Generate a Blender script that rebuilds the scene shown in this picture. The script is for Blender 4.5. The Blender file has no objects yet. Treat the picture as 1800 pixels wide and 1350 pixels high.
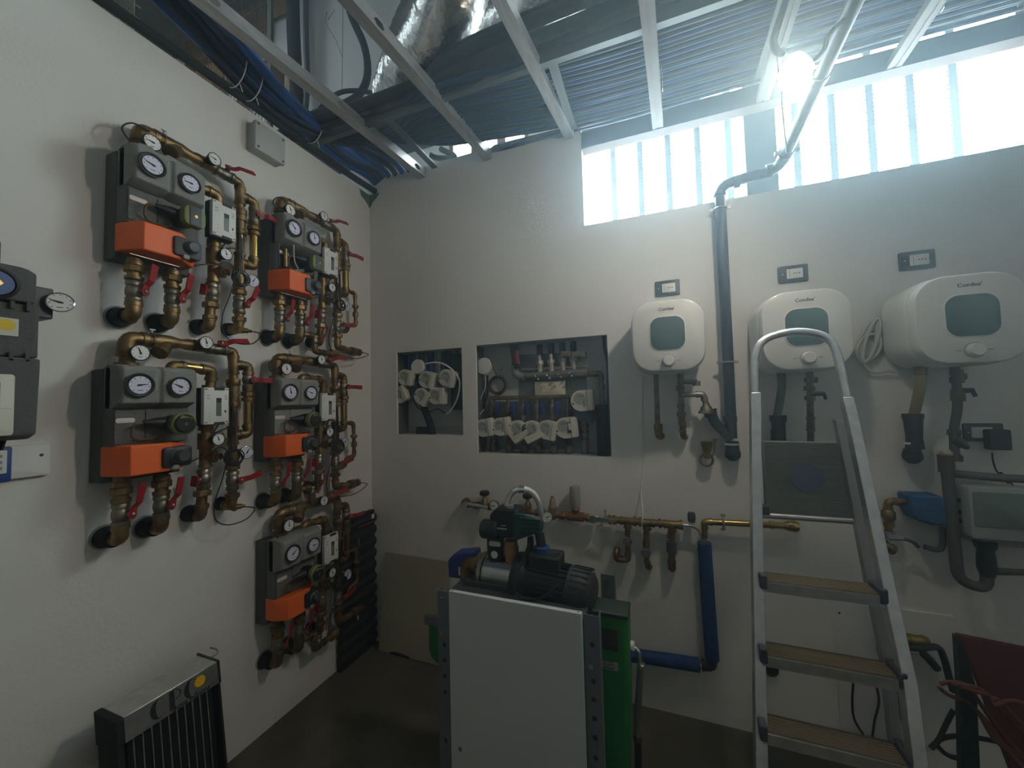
import bpy, math, random
from mathutils import Vector as V, Matrix
random.seed(7)
C = bpy.context.scene.collection
S = bpy.context.scene
PI = math.pi
# ---------------------------------------------------------------- camera
CAM = V((1.859, -2.142, 1.58)); YAW, PIT, ROL = (math.radians(a) for a in (-20.801, 2.5895, -1.4197))
FPX = 676.0
_f = V((math.sin(YAW)*math.cos(PIT), math.cos(YAW)*math.cos(PIT), math.sin(PIT)))
_r = V((math.cos(YAW), -math.sin(YAW), 0)); _u = _r.cross(_f)
CR = _r*math.cos(ROL)+_u*math.sin(ROL); CU = -_r*math.sin(ROL)+_u*math.cos(ROL); CF = _f
cd = bpy.data.cameras.new('camera'); cam = bpy.data.objects.new('camera', cd); C.objects.link(cam)
cd.sensor_width = 36; cd.lens = FPX/1800*36; cd.clip_start = .02
m = Matrix((CR, CU, -CF)).transposed().to_4x4(); m.translation = CAM
cam.matrix_world = m; S.camera = cam
# ---------------------------------------------------------------- world, exposure
W = bpy.data.worlds.new('sky'); S.world = W; W.use_nodes = True
W.node_tree.nodes['Background'].inputs[0].default_value = (.62, .8, 1, 1)
W.node_tree.nodes['Background'].inputs[1].default_value = 6.0
S.view_settings.view_transform = 'Standard'; S.view_settings.look = 'None'
S.view_settings.exposure = -0.1; S.view_settings.gamma = 1.0; S.view_settings.use_curve_mapping = False
S.cycles.max_bounces = 7; S.cycles.diffuse_bounces = 4; S.cycles.glossy_bounces = 3
S.cycles.transparent_max_bounces = 6; S.cycles.volume_bounces = 0
S.cycles.use_denoising = True; S.cycles.sample_clamp_indirect = 6
WINDOW_LIGHT = 28.0      # daylight given off by the white diffusing panes
LAMP_LIGHT = 272.0      # the round work lamp
VEIL_DENSITY = 0.056  # density of the added volume that imitates lens glare
# ---------------------------------------------------------------- pixel -> point on a wall
def ray(x, y): return CR*((x-900)/FPX) - CU*((y-675)/FPX) + CF
def B(x, y, o=0.0): d = ray(x, y); return CAM + d*((-o-CAM.y)/d.y)      # back wall, o in front of it
def L(x, y, o=0.0): d = ray(x, y); return CAM + d*((o-CAM.x)/d.x)       # left wall, o in front of it
def Fz(x, y, z=0.0): d = ray(x, y); return CAM + d*((z-CAM.z)/d.z)      # horizontal plane
# ---------------------------------------------------------------- materials
MATS = {}
def mat(name, col, rough=.6, metal=0., var=.0, scale=8., bump=0., bscale=None, col2=None, emit=0., trans=0., coat=0., spec=.5, ior=1.45, stretch=None):
    if name in MATS: return MATS[name]
    m = bpy.data.materials.new(name); m.use_nodes = True; nt = m.node_tree; b = nt.nodes['Principled BSDF']
    b.inputs['Base Color'].default_value = (*col, 1); b.inputs['Roughness'].default_value = rough; b.inputs['Metallic'].default_value = metal
    b.inputs['IOR'].default_value = ior; b.inputs['Specular IOR Level'].default_value = spec
    if coat: b.inputs['Coat Weight'].default_value = coat
    if trans: b.inputs['Transmission Weight'].default_value = trans
    if emit: b.inputs['Emission Color'].default_value = (*col, 1); b.inputs['Emission Strength'].default_value = emit
    if var or bump or col2:
        tc = nt.nodes.new('ShaderNodeTexCoord'); src = tc.outputs['Object']
        if stretch:
            mp = nt.nodes.new('ShaderNodeMapping'); mp.inputs['Scale'].default_value = stretch; nt.links.new(src, mp.inputs[0]); src = mp.outputs[0]
    if var or col2:
        n = nt.nodes.new('ShaderNodeTexNoise'); n.inputs['Scale'].default_value = scale; n.inputs['Detail'].default_value = 5
        nt.links.new(src, n.inputs['Vector'])
        r = nt.nodes.new('ShaderNodeValToRGB'); c2 = col2 or tuple(c*(1-var) for c in col)
        r.color_ramp.elements[0].position = .35; r.color_ramp.elements[1].position = .65
        r.color_ramp.elements[0].color = (*c2, 1); r.color_ramp.elements[1].color = (*col, 1)
        nt.links.new(n.outputs['Fac'], r.inputs[0]); nt.links.new(r.outputs[0], b.inputs['Base Color'])
    if bump:
        n2 = nt.nodes.new('ShaderNodeTexNoise'); n2.inputs['Scale'].default_value = bscale or scale*6; n2.inputs['Detail'].default_value = 4
        nt.links.new(src, n2.inputs['Vector'])
        bp = nt.nodes.new('ShaderNodeBump'); bp.inputs['Strength'].default_value = bump; bp.inputs['Distance'].default_value = .004
        nt.links.new(n2.outputs['Fac'], bp.inputs['Height']); nt.links.new(bp.outputs[0], b.inputs['Normal'])
    MATS[name] = m; return m
PLASTER = mat('plaster', (.76, .745, .70), .9, var=.05, scale=1.6, bump=.25, bscale=90)
PLASTER_B = mat('board_white', (.74, .735, .71), .85, var=.06, scale=1.2, bump=.2, bscale=70)
DIM = mat('cluttered_wall', (.40, .39, .37), .9, var=.15, scale=2)
CONC = mat('concrete', (.13, .115, .08), .85, col2=(.075, .068, .05), scale=4, bump=.5, bscale=40)
BRASS = mat('brass', (.33, .22, .095), .48, .9, col2=(.15, .10, .05), scale=22, bump=.12, bscale=120)
BRASSB = mat('brass_bright', (.55, .38, .12), .26, 1., col2=(.36, .25, .09), scale=14)
NICKEL = mat('nickel', (.34, .31, .25), .42, .9, col2=(.2, .18, .14), scale=25)
STEEL = mat('galvanised', (.46, .45, .43), .38, .8, col2=(.36, .36, .35), scale=9, stretch=(6, 1, 6))
CHROME = mat('chrome', (.8, .8, .8), .12, 1.)
ALU = mat('aluminium', (.72, .72, .70), .36, 1., col2=(.6, .6, .6), scale=30)
ZINC = mat('zinc_dimmed', (.09, .075, .062), .6, .2, var=.15, scale=12, spec=.3)  # galvanised metal, coloured darker to offset the strong window light on the studs
EPP = mat('epp_grey', (.165, .165, .152), .9, var=.3, scale=260, bump=.5, bscale=300)
EPPD = mat('epp_dark', (.115, .115, .108), .9, var=.3, scale=260, bump=.4, bscale=300)
EPPL = mat('epp_light', (.27, .27, .25), .85, var=.2, scale=260, bump=.35, bscale=300)
ORANGE = mat('orange_plastic', (.86, .145, .025), .5, var=.08, scale=120, bump=.1, bscale=250)
BLACK = mat('black_plastic', (.018, .018, .02), .45)
RUBBER = mat('black_foam', (.02, .02, .02), .85, var=.3, scale=60, bump=.3, bscale=160)
DGREY = mat('dark_grey_plastic', (.06, .062, .066), .45)
WHITEP = mat('white_plastic', (.72, .72, .68), .45)
CREAM = mat('cream_plastic', (.62, .60, .50), .5)
RED = mat('red_coated', (.28, .012, .014), .45)
BLUE = mat('blue_foam', (.014, .055, .20), .75, var=.25, scale=40, bump=.3, bscale=200)
BLUEP = mat('blue_sheath', (.013, .10, .38), .33, var=.3, scale=14)
NAVY = mat('dark_blue_sheath', (.012, .03, .085), .4, var=.3, scale=14)
DIAL = mat('dial_white', (.80, .80, .78), .5)
DIALV = mat('dial_lilac', (.66, .66, .78), .5)
INK = mat('ink', (.02, .02, .022), .6)
LCD = mat('lcd', (.16, .19, .16), .25)
GLASS = mat('clear_cover', (.9, .95, .92), .08, trans=1., ior=1.3)
OLIVE = mat('olive_plastic', (.19, .21, .075), .5)
GREEN = mat('green_shell', (.02, .20, .035), .45, var=.2, scale=6)
DGREEN = mat('dark_green_cast', (.012, .06, .045), .45)
WOODP = mat('brown_tread', (.17, .13, .08), .75, var=.2, scale=6)
# ---------------------------------------------------------------- mesh builder
def basis(d):
    d = V(d).normalized(); a = V((0, 0, 1)) if abs(d.z) < .9 else V((1, 0, 0))
    x = a.cross(d).normalized(); return x, d.cross(x), d
def fillet(pts, rb, k=5):
    pts = [V(p) for p in pts]; out = [pts[0]]
    for i in range(1, len(pts)-1):
        p, a, b = pts[i], pts[i-1]-pts[i], pts[i+1]-pts[i]
        r = min(rb, a.length*.49, b.length*.49); a.normalize(); b.normalize()
        if a.dot(b) < -.999: out.append(p); continue
        for j in range(k+1):
            t = j/k; out.append((p+a*r)*(1-t)**2 + p*2*t*(1-t) + (p+b*r)*t*t)
    out.append(pts[-1]); return out
def smooth(pts, k=6):
    pts = [V(p) for p in pts]; q = [2*pts[0]-pts[1]]+pts+[2*pts[-1]-pts[-2]]; out = []
    for i in range(1, len(q)-2):
        for j in range(k):
            t = j/k; a, b, c, d = q[i-1:i+3]
            out.append(.5*(2*b+(c-a)*t+(2*a-5*b+4*c-d)*t*t+(3*b-a-3*c+d)*t**3))
    out.append(pts[-1]); return out
def rrect(w, h, r, n=4):
    p = []
    for cx, cy, a0 in ((w/2-r, h/2-r, 0), (-w/2+r, h/2-r, 1), (-w/2+r, -h/2+r, 2), (w/2-r, -h/2+r, 3)):
        for i in range(n+1):
            a = (a0+i/n)*PI/2; p.append((cx+r*math.cos(a), cy+r*math.sin(a)))
    return p
class MB:
    def __init__(s): s.v = []; s.f = []
    def loft(s, loops, c0=True, c1=True, closed=True):
        base = len(s.v); n = len(loops[0])
        for l in loops: s.v += [V(p) for p in l]
        for i in range(len(loops)-1):
            for j in range(n if closed else n-1):
                a = base+i*n+j; b = base+i*n+(j+1) % n; s.f.append((a, b, b+n, a+n))
        if c0: s.f.append(tuple(base+j for j in range(n))[::-1])
        if c1: s.f.append(tuple(base+(len(loops)-1)*n+j for j in range(n)))
        return s
    def box(s, lo, hi):
        x0, y0, z0 = lo; x1, y1, z1 = hi
        return s.loft([[(x0, y0, z0), (x1, y0, z0), (x1, y1, z0), (x0, y1, z0)], [(x0, y0, z1), (x1, y0, z1), (x1, y1, z1), (x0, y1, z1)]])
    def obox(s, c, ex, ey, ez):                      # half-vectors
        c, ex, ey, ez = V(c), V(ex), V(ey), V(ez)
        q = [-ex-ey, ex-ey, ex+ey, -ex+ey]
        return s.loft([[c+p-ez for p in q], [c+p+ez for p in q]])
    def tube(s, pts, r, n=10, cap=True):
        pts = [V(p) for p in pts]; N = len(pts); rs = r if isinstance(r, (list, tuple)) else [r]*N
        x, y, d = basis(pts[1]-pts[0]); loops = []
        for i, p in enumerate(pts):
            t = (pts[min(i+1, N-1)]-pts[max(i-1, 0)])
            if t.length < 1e-9: t = d
            t = t.normalized(); q = d.rotation_difference(t); x = q @ x; d = t; x = (x-d*x.dot(d)).normalized(); y = d.cross(x)
            loops.append([p+(x*math.cos(2*PI*j/n)+y*math.sin(2*PI*j/n))*rs[i] for j in range(n)])
        return s.loft(loops, cap, cap)
    def lathe(s, o, d, prof, n=16):
        x, y, d = basis(d); o = V(o)
        return s.loft([[o+d*t+(x*math.cos(2*PI*j/n)+y*math.sin(2*PI*j/n))*max(r, 1e-5) for j in range(n)] for t, r in prof])
    def cyl(s, a, b, r, n=14, r2=None):
        a, b = V(a), V(b); return s.lathe(a, b-a, [(0, r), ((b-a).length, r if r2 is None else r2)], n)
    def torus(s, c, nrm, R, r, n=24, k=8, a0=0, a1=2*PI):
        x, y, d = basis(nrm); c = V(c); full = abs(a1-a0-2*PI) < 1e-6; m = n if full else n+1
        loops = []
        for i in range(m):
            a = a0+(a1-a0)*i/n; e = x*math.cos(a)+y*math.sin(a)
            loops.append([c+e*(R+r*math.cos(2*PI*j/k))+d*r*math.sin(2*PI*j/k) for j in range(k)])
        if full: loops.append(loops[0])
        return s.loft(loops, not full, not full)
    def slab(s, c, ex, ey, w, h, dep, r, ch=0., n=4):          # rounded plate standing on c, growing along ex x ey
        ex, ey = V(ex).normalized(), V(ey).normalized(); ez = ex.cross(ey); c = V(c)
        P = lambda w, h, r, z: [c+ex*a+ey*b+ez*z for a, b in rrect(w, h, max(r, 1e-4), n)]
        if ch: return s.loft([P(w, h, r, 0), P(w, h, r, dep-ch), P(w-.6*ch, h-.6*ch, r-.3*ch, dep-.3*ch), P(w-2*ch, h-2*ch, r-ch, dep)])
        return s.loft([P(w, h, r, 0), P(w, h, r, dep)])
    def prism(s, pts, vec):
        vec = V(vec); return s.loft([[V(p) for p in pts], [V(p)+vec for p in pts]])
    def build(s, name, m, parent=None, bevel=0., ang=38, **kw):
        off = V((0, 0, 0)); p = parent
        while p: off += p.location; p = p.parent
        me = bpy.data.meshes.new(name)
        me.from_pydata([v-off for v in s.v], [], s.f); me.validate()
        import bmesh
        bm = bmesh.new(); bm.from_mesh(me); bmesh.ops.recalc_face_normals(bm, faces=bm.faces); bm.to_mesh(me); bm.free()
        me.shade_smooth(); me.set_sharp_from_angle(angle=math.radians(ang))
        me.materials.append(m); o = bpy.data.objects.new(name, me); C.objects.link(o); o.parent = parent
        if bevel:
            b = o.modifiers.new('bevel', 'BEVEL'); b.width = bevel; b.segments = 2; b.limit_method = 'ANGLE'; b.angle_limit = .6; b.harden_normals = False
        for k, v in kw.items(): o[k] = v
        return o
def thing(name, label, cat, loc=(0, 0, 0), group=None):
    o = bpy.data.objects.new(name, None); C.objects.link(o); o.location = loc; o.empty_display_size = .05
    o['label'] = label; o['category'] = cat
    if group: o['group'] = group
    return o
def tag(o, label, cat, group=None):
    o['label'] = label; o['category'] = cat
    if group: o['group'] = group
    return o
def struct(o): o['kind'] = 'structure'; return o
def text(name, body, size, at, ex, ey, m, parent=None, ext=.0006, shear=0):
    cu = bpy.data.curves.new(name, 'FONT'); cu.body = body; cu.size = size; cu.extrude = ext; cu.align_x = 'CENTER'; cu.align_y = 'CENTER'; cu.shear = shear; cu.resolution_u = 3
    tmp = bpy.data.objects.new(name+'_curve', cu); C.objects.link(tmp); dg = bpy.context.evaluated_depsgraph_get(); dg.update()
    me = bpy.data.meshes.new_from_object(tmp.evaluated_get(dg)); bpy.data.objects.remove(tmp); bpy.data.curves.remove(cu)
    me.name = name; me.materials.clear(); me.materials.append(m); o = bpy.data.objects.new(name, me); C.objects.link(o); o.parent = parent; o['kind'] = 'stuff'
    ex, ey = V(ex).normalized(), V(ey).normalized(); M = Matrix((ex, ey, ex.cross(ey))).transposed().to_4x4()
    off = V((0, 0, 0)); p = parent
    while p: off += p.location; p = p.parent
    M.translation = V(at)-off; o.matrix_local = M; return o
X, Y, Z = V((1, 0, 0)), V((0, 1, 0)), V((0, 0, 1))

# ================================================================ SETTING
TOP = 3.065
struct(MB().box((-3, -4.2, -.1), (4.4, .0, 0)).build('floor', CONC))
struct(MB().box((-.1, -4.2, 0), (0, 0, TOP)).build('wall_left', PLASTER))
struct(MB().box((4.3, -4.2, 0), (4.4, .2, 5.2)).build('wall_right', PLASTER))
struct(MB().box((-3, -4.3, 0), (4.4, -4.2, 5.2)).build('wall_front', DIM))
HOLE1 = (B(697, 650).x, B(813, 700).x, B(697, 764).z, B(697, 620).z)
HOLE2 = (B(838, 700).x, B(1071, 700).x, B(838, 797).z, B(838, 607).z)
WINX0, WINX1, WINZ = 1.505, 3.33, 2.56
def wall_with_holes(name, x0, x1, z0, z1, y0, y1, holes, m):
    xs = sorted({x0, x1, *[h[0] for h in holes], *[h[1] for h in holes]}); zs = sorted({z0, z1, *[h[2] for h in holes], *[h[3] for h in holes]})
    import bmesh
    bm = bmesh.new(); g = {}
    vv = lambda i, k: g.setdefault((i, k), bm.verts.new((xs[i], y0, zs[k])))
    for i in range(len(xs)-1):
        for k in range(len(zs)-1):
            cx, cz = (xs[i]+xs[i+1])/2, (zs[k]+zs[k+1])/2
            if any(h[0] < cx < h[1] and h[2] < cz < h[3] for h in holes): continue
            bm.faces.new((vv(i, k), vv(i+1, k), vv(i+1, k+1), vv(i, k+1)))
    bm.verts.ensure_lookup_table()
    r = bmesh.ops.extrude_face_region(bm, geom=bm.faces[:])
    bmesh.ops.translate(bm, vec=(0, y1-y0, 0), verts=[e for e in r['geom'] if isinstance(e, bmesh.types.BMVert)])
    bmesh.ops.recalc_face_normals(bm, faces=bm.faces)
    me = bpy.data.meshes.new(name); bm.to_mesh(me); bm.free(); me.materials.append(m)
    o = bpy.data.objects.new(name, me); C.objects.link(o); return struct(o)
wb = wall_with_holes('wall_back', 0, 4.3, 0, TOP, 0, .0145, [HOLE1, HOLE2, (WINX0, WINX1, WINZ, TOP+.1)], PLASTER)
# the building's own wall behind the lining, with its window openings
OY = .22
OPEN_W = (1.40, 3.46, 2.35, 3.75); OPEN_L = (.52, 1.12, 3.0, 3.62); OPEN_U = (1.12, 3.4, 3.86, 4.5); OPEN_S = (-1.46, -1.14, 4.24, 4.64)
wo = wall_with_holes('wall_outer', -3, 4.4, 0, 5.2, OY, OY+.2, [OPEN_W, OPEN_L, OPEN_U, OPEN_S], PLASTER_B)
struct(MB().box((-3, -4.3, 5.2), (4.4, .45, 5.35)).build('ceiling', mat('roof_dark', (.12, .11, .10), .9, var=.3, scale=3)))
struct(MB().box((-3.1, -4.3, 0), (-3, .45, 5.2)).build('wall_side', PLASTER_B))
# left end of the lining: reveal lining board of the window cut-out
struct(MB().box((WINX0-.012, .015, WINZ-.06), (WINX0, OY, TOP)).build('trim_1', PLASTER_B))
struct(MB().box((WINX0-.012, .015, WINZ-.012), (WINX1, OY, WINZ)).build('trim_2', PLASTER_B))
struct(MB().box((WINX1, .015, WINZ-.06), (WINX1+.012, OY, TOP)).build('trim_3', PLASTER_B))
# windows: white diffusing panes lit by the sky, joined by ribbed strips
PANE = bpy.data.materials.new('lit_pane'); PANE.use_nodes = True; nt = PANE.node_tree; nt.nodes.clear()
_e = nt.nodes.new('ShaderNodeEmission'); _e.inputs[0].default_value = (.72, .91, 1, 1); _e.inputs[1].default_value = WINDOW_LIGHT
_o = nt.nodes.new('ShaderNodeOutputMaterial'); nt.links.new(_e.outputs[0], _o.inputs[0])
FILL_GLOW = PANE.copy(); FILL_GLOW.name = 'fill_glow'; FILL_GLOW.node_tree.nodes['Emission'].inputs[1].default_value = 2.6
FRAME = mat('window_brown', (.13, .055, .045), .6); STRIP = mat('joint_strip', (.33, .38, .38), .6)
def window(name, op, n, strip_w=.03, mesh=False, ribs=True, y=OY+.03, first=0):
    x0, x1, z0, z1 = op; w = struct(MB().box((x0, OY+.06, z0), (x1, OY+.065, z1)).build(name, PANE))
    fr = MB()
    for a, b in (((x0, y-.02, z0), (x0+.03, y+.02, z1)), ((x1-.03, y-.02, z0), (x1, y+.02, z1)), ((x0+.03, y-.02, z0), (x1-.03, y+.02, z0+.03)), ((x0+.03, y-.02, z1-.03), (x1-.03, y+.02, z1))): fr.box(a, b)
    fr.build('window_frame', FRAME, w)
    xs = [first+.1555*i for i in range(60) if x0+.04 < first+.1555*i < x1-.13] if ribs else [x0+(x1-x0)*i/n for i in range(1, n)]
    for i, x in enumerate(xs):
        if abs(x-2.395) < .09 and ribs: continue
        b = MB().box((x-strip_w/2, y-.015, z0), (x+strip_w/2, y-.003, z1))
        if ribs and z0 < 3:
            k = int((z1-z0)/.022)
            for q in range(k):
                zz = z0+.022*(q+.5)
                for sx in (-1, 1): b.box((x+sx*strip_w/2-.004, y-.013, zz-.005), (x+sx*strip_w/2+.004, y-.005, zz+.005))
        b.build('joint_strip', STRIP if ribs else FRAME, w)
    if mesh:
        g = MB()
        for i in range(int((x1-x0)/.022)): xx = x0+.022*i; g.box((xx-.0012, y+.005, z0), (xx+.0012, y+.0075, z1))
        for i in range(int((z1-z0)/.022)): zz = z0+.022*i; g.box((x0, y+.005, zz-.0012), (x1, y+.0075, zz+.0012))
        g.build('wire_mesh', mat('mesh_grey', (.25, .25, .26), .5), w, kind='stuff')
    return w
window('window_1', OPEN_W, 0, first=1.655)
window('window_2', OPEN_L, 3, strip_w=.06, mesh=True, ribs=False)
window('window_3', OPEN_U, 5, strip_w=.11, mesh=True, ribs=False)
window('window_4', OPEN_S, 3, strip_w=.02, ribs=False)
struct(MB().box((2.33, OY-.1, 2.3), (2.47, OY-.02, 5.2)).build('trim_4', mat('post_grey', (.20, .23, .22), .6)))
struct(MB().box((-2.6, -3.4, 5.15), (-.9, -.6, 5.19)).build('added_fill_pane', FILL_GLOW))  # glowing pane added out of view to brighten the upper space
# perimeter channel on top of the lining, across the window
_p = MB(); _p.box((0, -.012, TOP-.055+.0), (0, -.012, TOP))
pc = MB()
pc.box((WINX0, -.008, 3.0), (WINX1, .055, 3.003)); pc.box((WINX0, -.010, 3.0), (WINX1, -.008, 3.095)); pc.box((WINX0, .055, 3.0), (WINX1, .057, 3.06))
struct(pc.build('trim_5', mat('channel_dimmed', (.055, .036, .028), .65, spec=.2)))  # dark brown put on bare metal to hold down the overbright pane light
# ---------------------------------------------------------------- the lamp that lights the room
LP = V((2.30, -.735, 2.58)); LN = V((-.80, -.24, -.44)).normalized()
lamp = thing('work_lamp', 'bright round glowing lamp under the ceiling framing beside the diagonal drain pipe', 'lamp', LP)
EM = bpy.data.materials.new('lamp_glow'); EM.use_nodes = True; nt = EM.node_tree; nt.nodes.clear()
_e = nt.nodes.new('ShaderNodeEmission'); _e.inputs[0].default_value = (1, .92, .78, 1); _e.inputs[1].default_value = LAMP_LIGHT
_o = nt.nodes.new('ShaderNodeOutputMaterial'); nt.links.new(_e.outputs[0], _o.inputs[0])
MB().lathe(LP, LN, [(-.035, 0), (-.035, .03), (-.004, .058), (0, .058), (0, .054), (-.003, .054)], 28).build('lamp_housing', WHITEP, lamp)
MB().lathe(LP, LN, [(-.002, 0), (-.002, .0535), (.010, .0525), (.021, .045), (.029, .031), (.033, .016), (.034, 0)], 28).build('lamp_face', EM, lamp)
# haze: a scatter volume added to imitate lens glare
HZ = bpy.data.materials.new('glare_veil'); HZ.use_nodes = True; nt = HZ.node_tree; nt.nodes.clear()
_s = nt.nodes.new('ShaderNodeVolumeScatter'); _s.inputs['Color'].default_value = (.66, .88, .98, 1); _s.inputs['Density'].default_value = VEIL_DENSITY; _s.inputs['Anisotropy'].default_value = .69
_o = nt.nodes.new('ShaderNodeOutputMaterial'); nt.links.new(_s.outputs[0], _o.inputs['Volume'])
hz = MB().box((.001, -4.15, .004), (4.28, -.001, 5.1)).build('veil', HZ); hz['kind'] = 'stuff'; hz['label'] = 'added pale haze in the air of the whole room'; hz['category'] = 'veil'
# ================================================================ FITTINGS
def brass(b, pts, r, n=12, k=4, collar=1.28):
    pts = [V(p) for p in pts]; b.tube(fillet(pts, 1.5*r, k), r, n)
    for i in range(1, len(pts)-1):
        a, c = (pts[i-1]-pts[i]), (pts[i+1]-pts[i]); la, lc = a.length, c.length; a.normalize(); c.normalize()
        ra, rc = min(2.0*r, la*.8), min(2.0*r, lc*.8)
        b.tube(fillet([pts[i]+a*ra, pts[i], pts[i]+c*rc], 1.5*r, k), r*1.13, n)
        b.cyl(pts[i]+a*(ra-.35*r), pts[i]+a*(ra+.35*r), r*collar, n); b.cyl(pts[i]+c*(rc-.35*r), pts[i]+c*(rc+.35*r), r*collar, n)
    return b
def nut(b, c, d, r, l, n=6): d = V(d).normalized(); return b.lathe(V(c)-d*l/2, d, [(0, r*.92), (l*.1, r), (l*.9, r), (l, r*.92)], n)
def tee(b, c, ax, br, r):
    ax, br, c = V(ax).normalized(), V(br).normalized(), V(c)
    b.cyl(c-ax*2*r, c+ax*2*r, r*1.15, 12)
    for s in (-2, 2): b.cyl(c+ax*(s-.3)*r, c+ax*(s+.3)*r, r*1.3, 12)
    b.cyl(c, c+br*1.9*r, r*1.15, 12); b.cyl(c+br*1.5*r, c+br*2.1*r, r*1.3, 12); return b
def valve(par, c, ax, stem, hd, r, hl, hm=None, bm=None, w=None, kind='lever'):
    c, ax, stem, hd = V(c), V(ax).normalized(), V(stem).normalized(), V(hd).normalized(); b = MB()
    b.lathe(c-ax*2.3*r, ax, [(0, r*1.2), (.2*r, r*1.36), (1.0*r, r*1.36), (1.1*r, r*1.1), (1.5*r, r*1.3), (2.3*r, r*1.42), (3.1*r, r*1.3), (3.5*r, r*1.1), (3.6*r, r*1.36), (4.4*r, r*1.36), (4.6*r, r*1.2)], 12)
    b.cyl(c, c+stem*2.1*r, r*.55, 10); b.lathe(c+stem*2.1*r, stem, [(0, r*.42), (.5*r, r*.42), (.62*r, r*.25)], 6)
    o = b.build('valve', bm or NICKEL, par); h = MB(); w = w or r*.72; hub = c+stem*2.05*r; side = stem.cross(hd)
    if kind == 'lever':
        h.lathe(hub, stem, [(0, w*1.25), (r*.3, w*1.25)], 12)
        P = [hub+stem*r*.15, hub+hd*hl*.22+stem*r*.2, hub+hd*hl*.38+stem*r*1.0, hub+hd*hl+stem*r*1.1]
        lo = []
        for p, ww in zip(P, (1, .9, .9, 1.05)): lo.append([p+side*w*ww+stem*r*.16, p-side*w*ww+stem*r*.16, p-side*w*ww-stem*r*.16, p+side*w*ww-stem*r*.16])
        h.loft(lo)
    else:                                           # butterfly
        for s in (-1, 1): h.obox(hub+hd*s*hl*.5+stem*r*.5, hd*hl*.5, side*w, stem*r*.25)
        h.lathe(hub, stem, [(0, w*1.2), (r*.6, w*1.2)], 12)
    h.build('valve_handle', hm or RED, o, bevel=.0008); return o
def gauge(par, c, n, R, depth=.03, rim=None, face=None, ang=100, up=Z, marks=True, inner=.9, stub=0):
    c, n = V(c), V(n).normalized(); x = V(up).cross(n).normalized(); y = n.cross(x); b = MB()
    b.lathe(c-n*depth, n, [(0, R*.55), (depth*.15, R*.86), (depth*.7, R*.92), (depth*.85, R*1.03), (depth*1.02, R*1.03), (depth*1.05, R*.97), (depth*(.98 if inner > .85 else .8), R*inner)], 24)
    if stub: b.cyl(c-n*(depth+stub), c-n*depth, R*.5, 12)
    g = b.build('gauge', rim or BLACK, par)
    MB().lathe(c-n*.004, n, [(-.003, R*inner), (.004, R*inner)], 24).build('dial', face or DIAL, g)
    R *= inner/.9
    e = lambda a, rr: c+(x*math.cos(math.radians(a))+y*math.sin(math.radians(a)))*R*rr+n*.0006
    if marks:
        q = MB()
        for i in range(9):
            a = 225-i*33.75; d = (e(a, 1)-c-n*.0006).normalized(); q.obox((e(a, .70)+e(a, .82))/2, d*R*.07, n.cross(d)*R*.025, n*.0004)
        q.obox(e(270, .55), x*R*.22, y*R*.03, n*.0004); q.build('scale_marks', INK, g)
    d = (e(ang, 1)-c-n*.0006).normalized(); s = n.cross(d); q = MB(); k = n*.0015
    q.loft([[e(ang, -.22)+s*R*.09+k*a, e(ang, -.22)-s*R*.09+k*a, e(ang, .68)-s*R*.02+k*a, e(ang, .68)+s*R*.02+k*a] for a in (.4, 1.2)])
    q.lathe(c+n*.0006, n, [(0, R*.1), (.002, R*.1)], 10); q.build('needle', INK, g); return g

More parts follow.
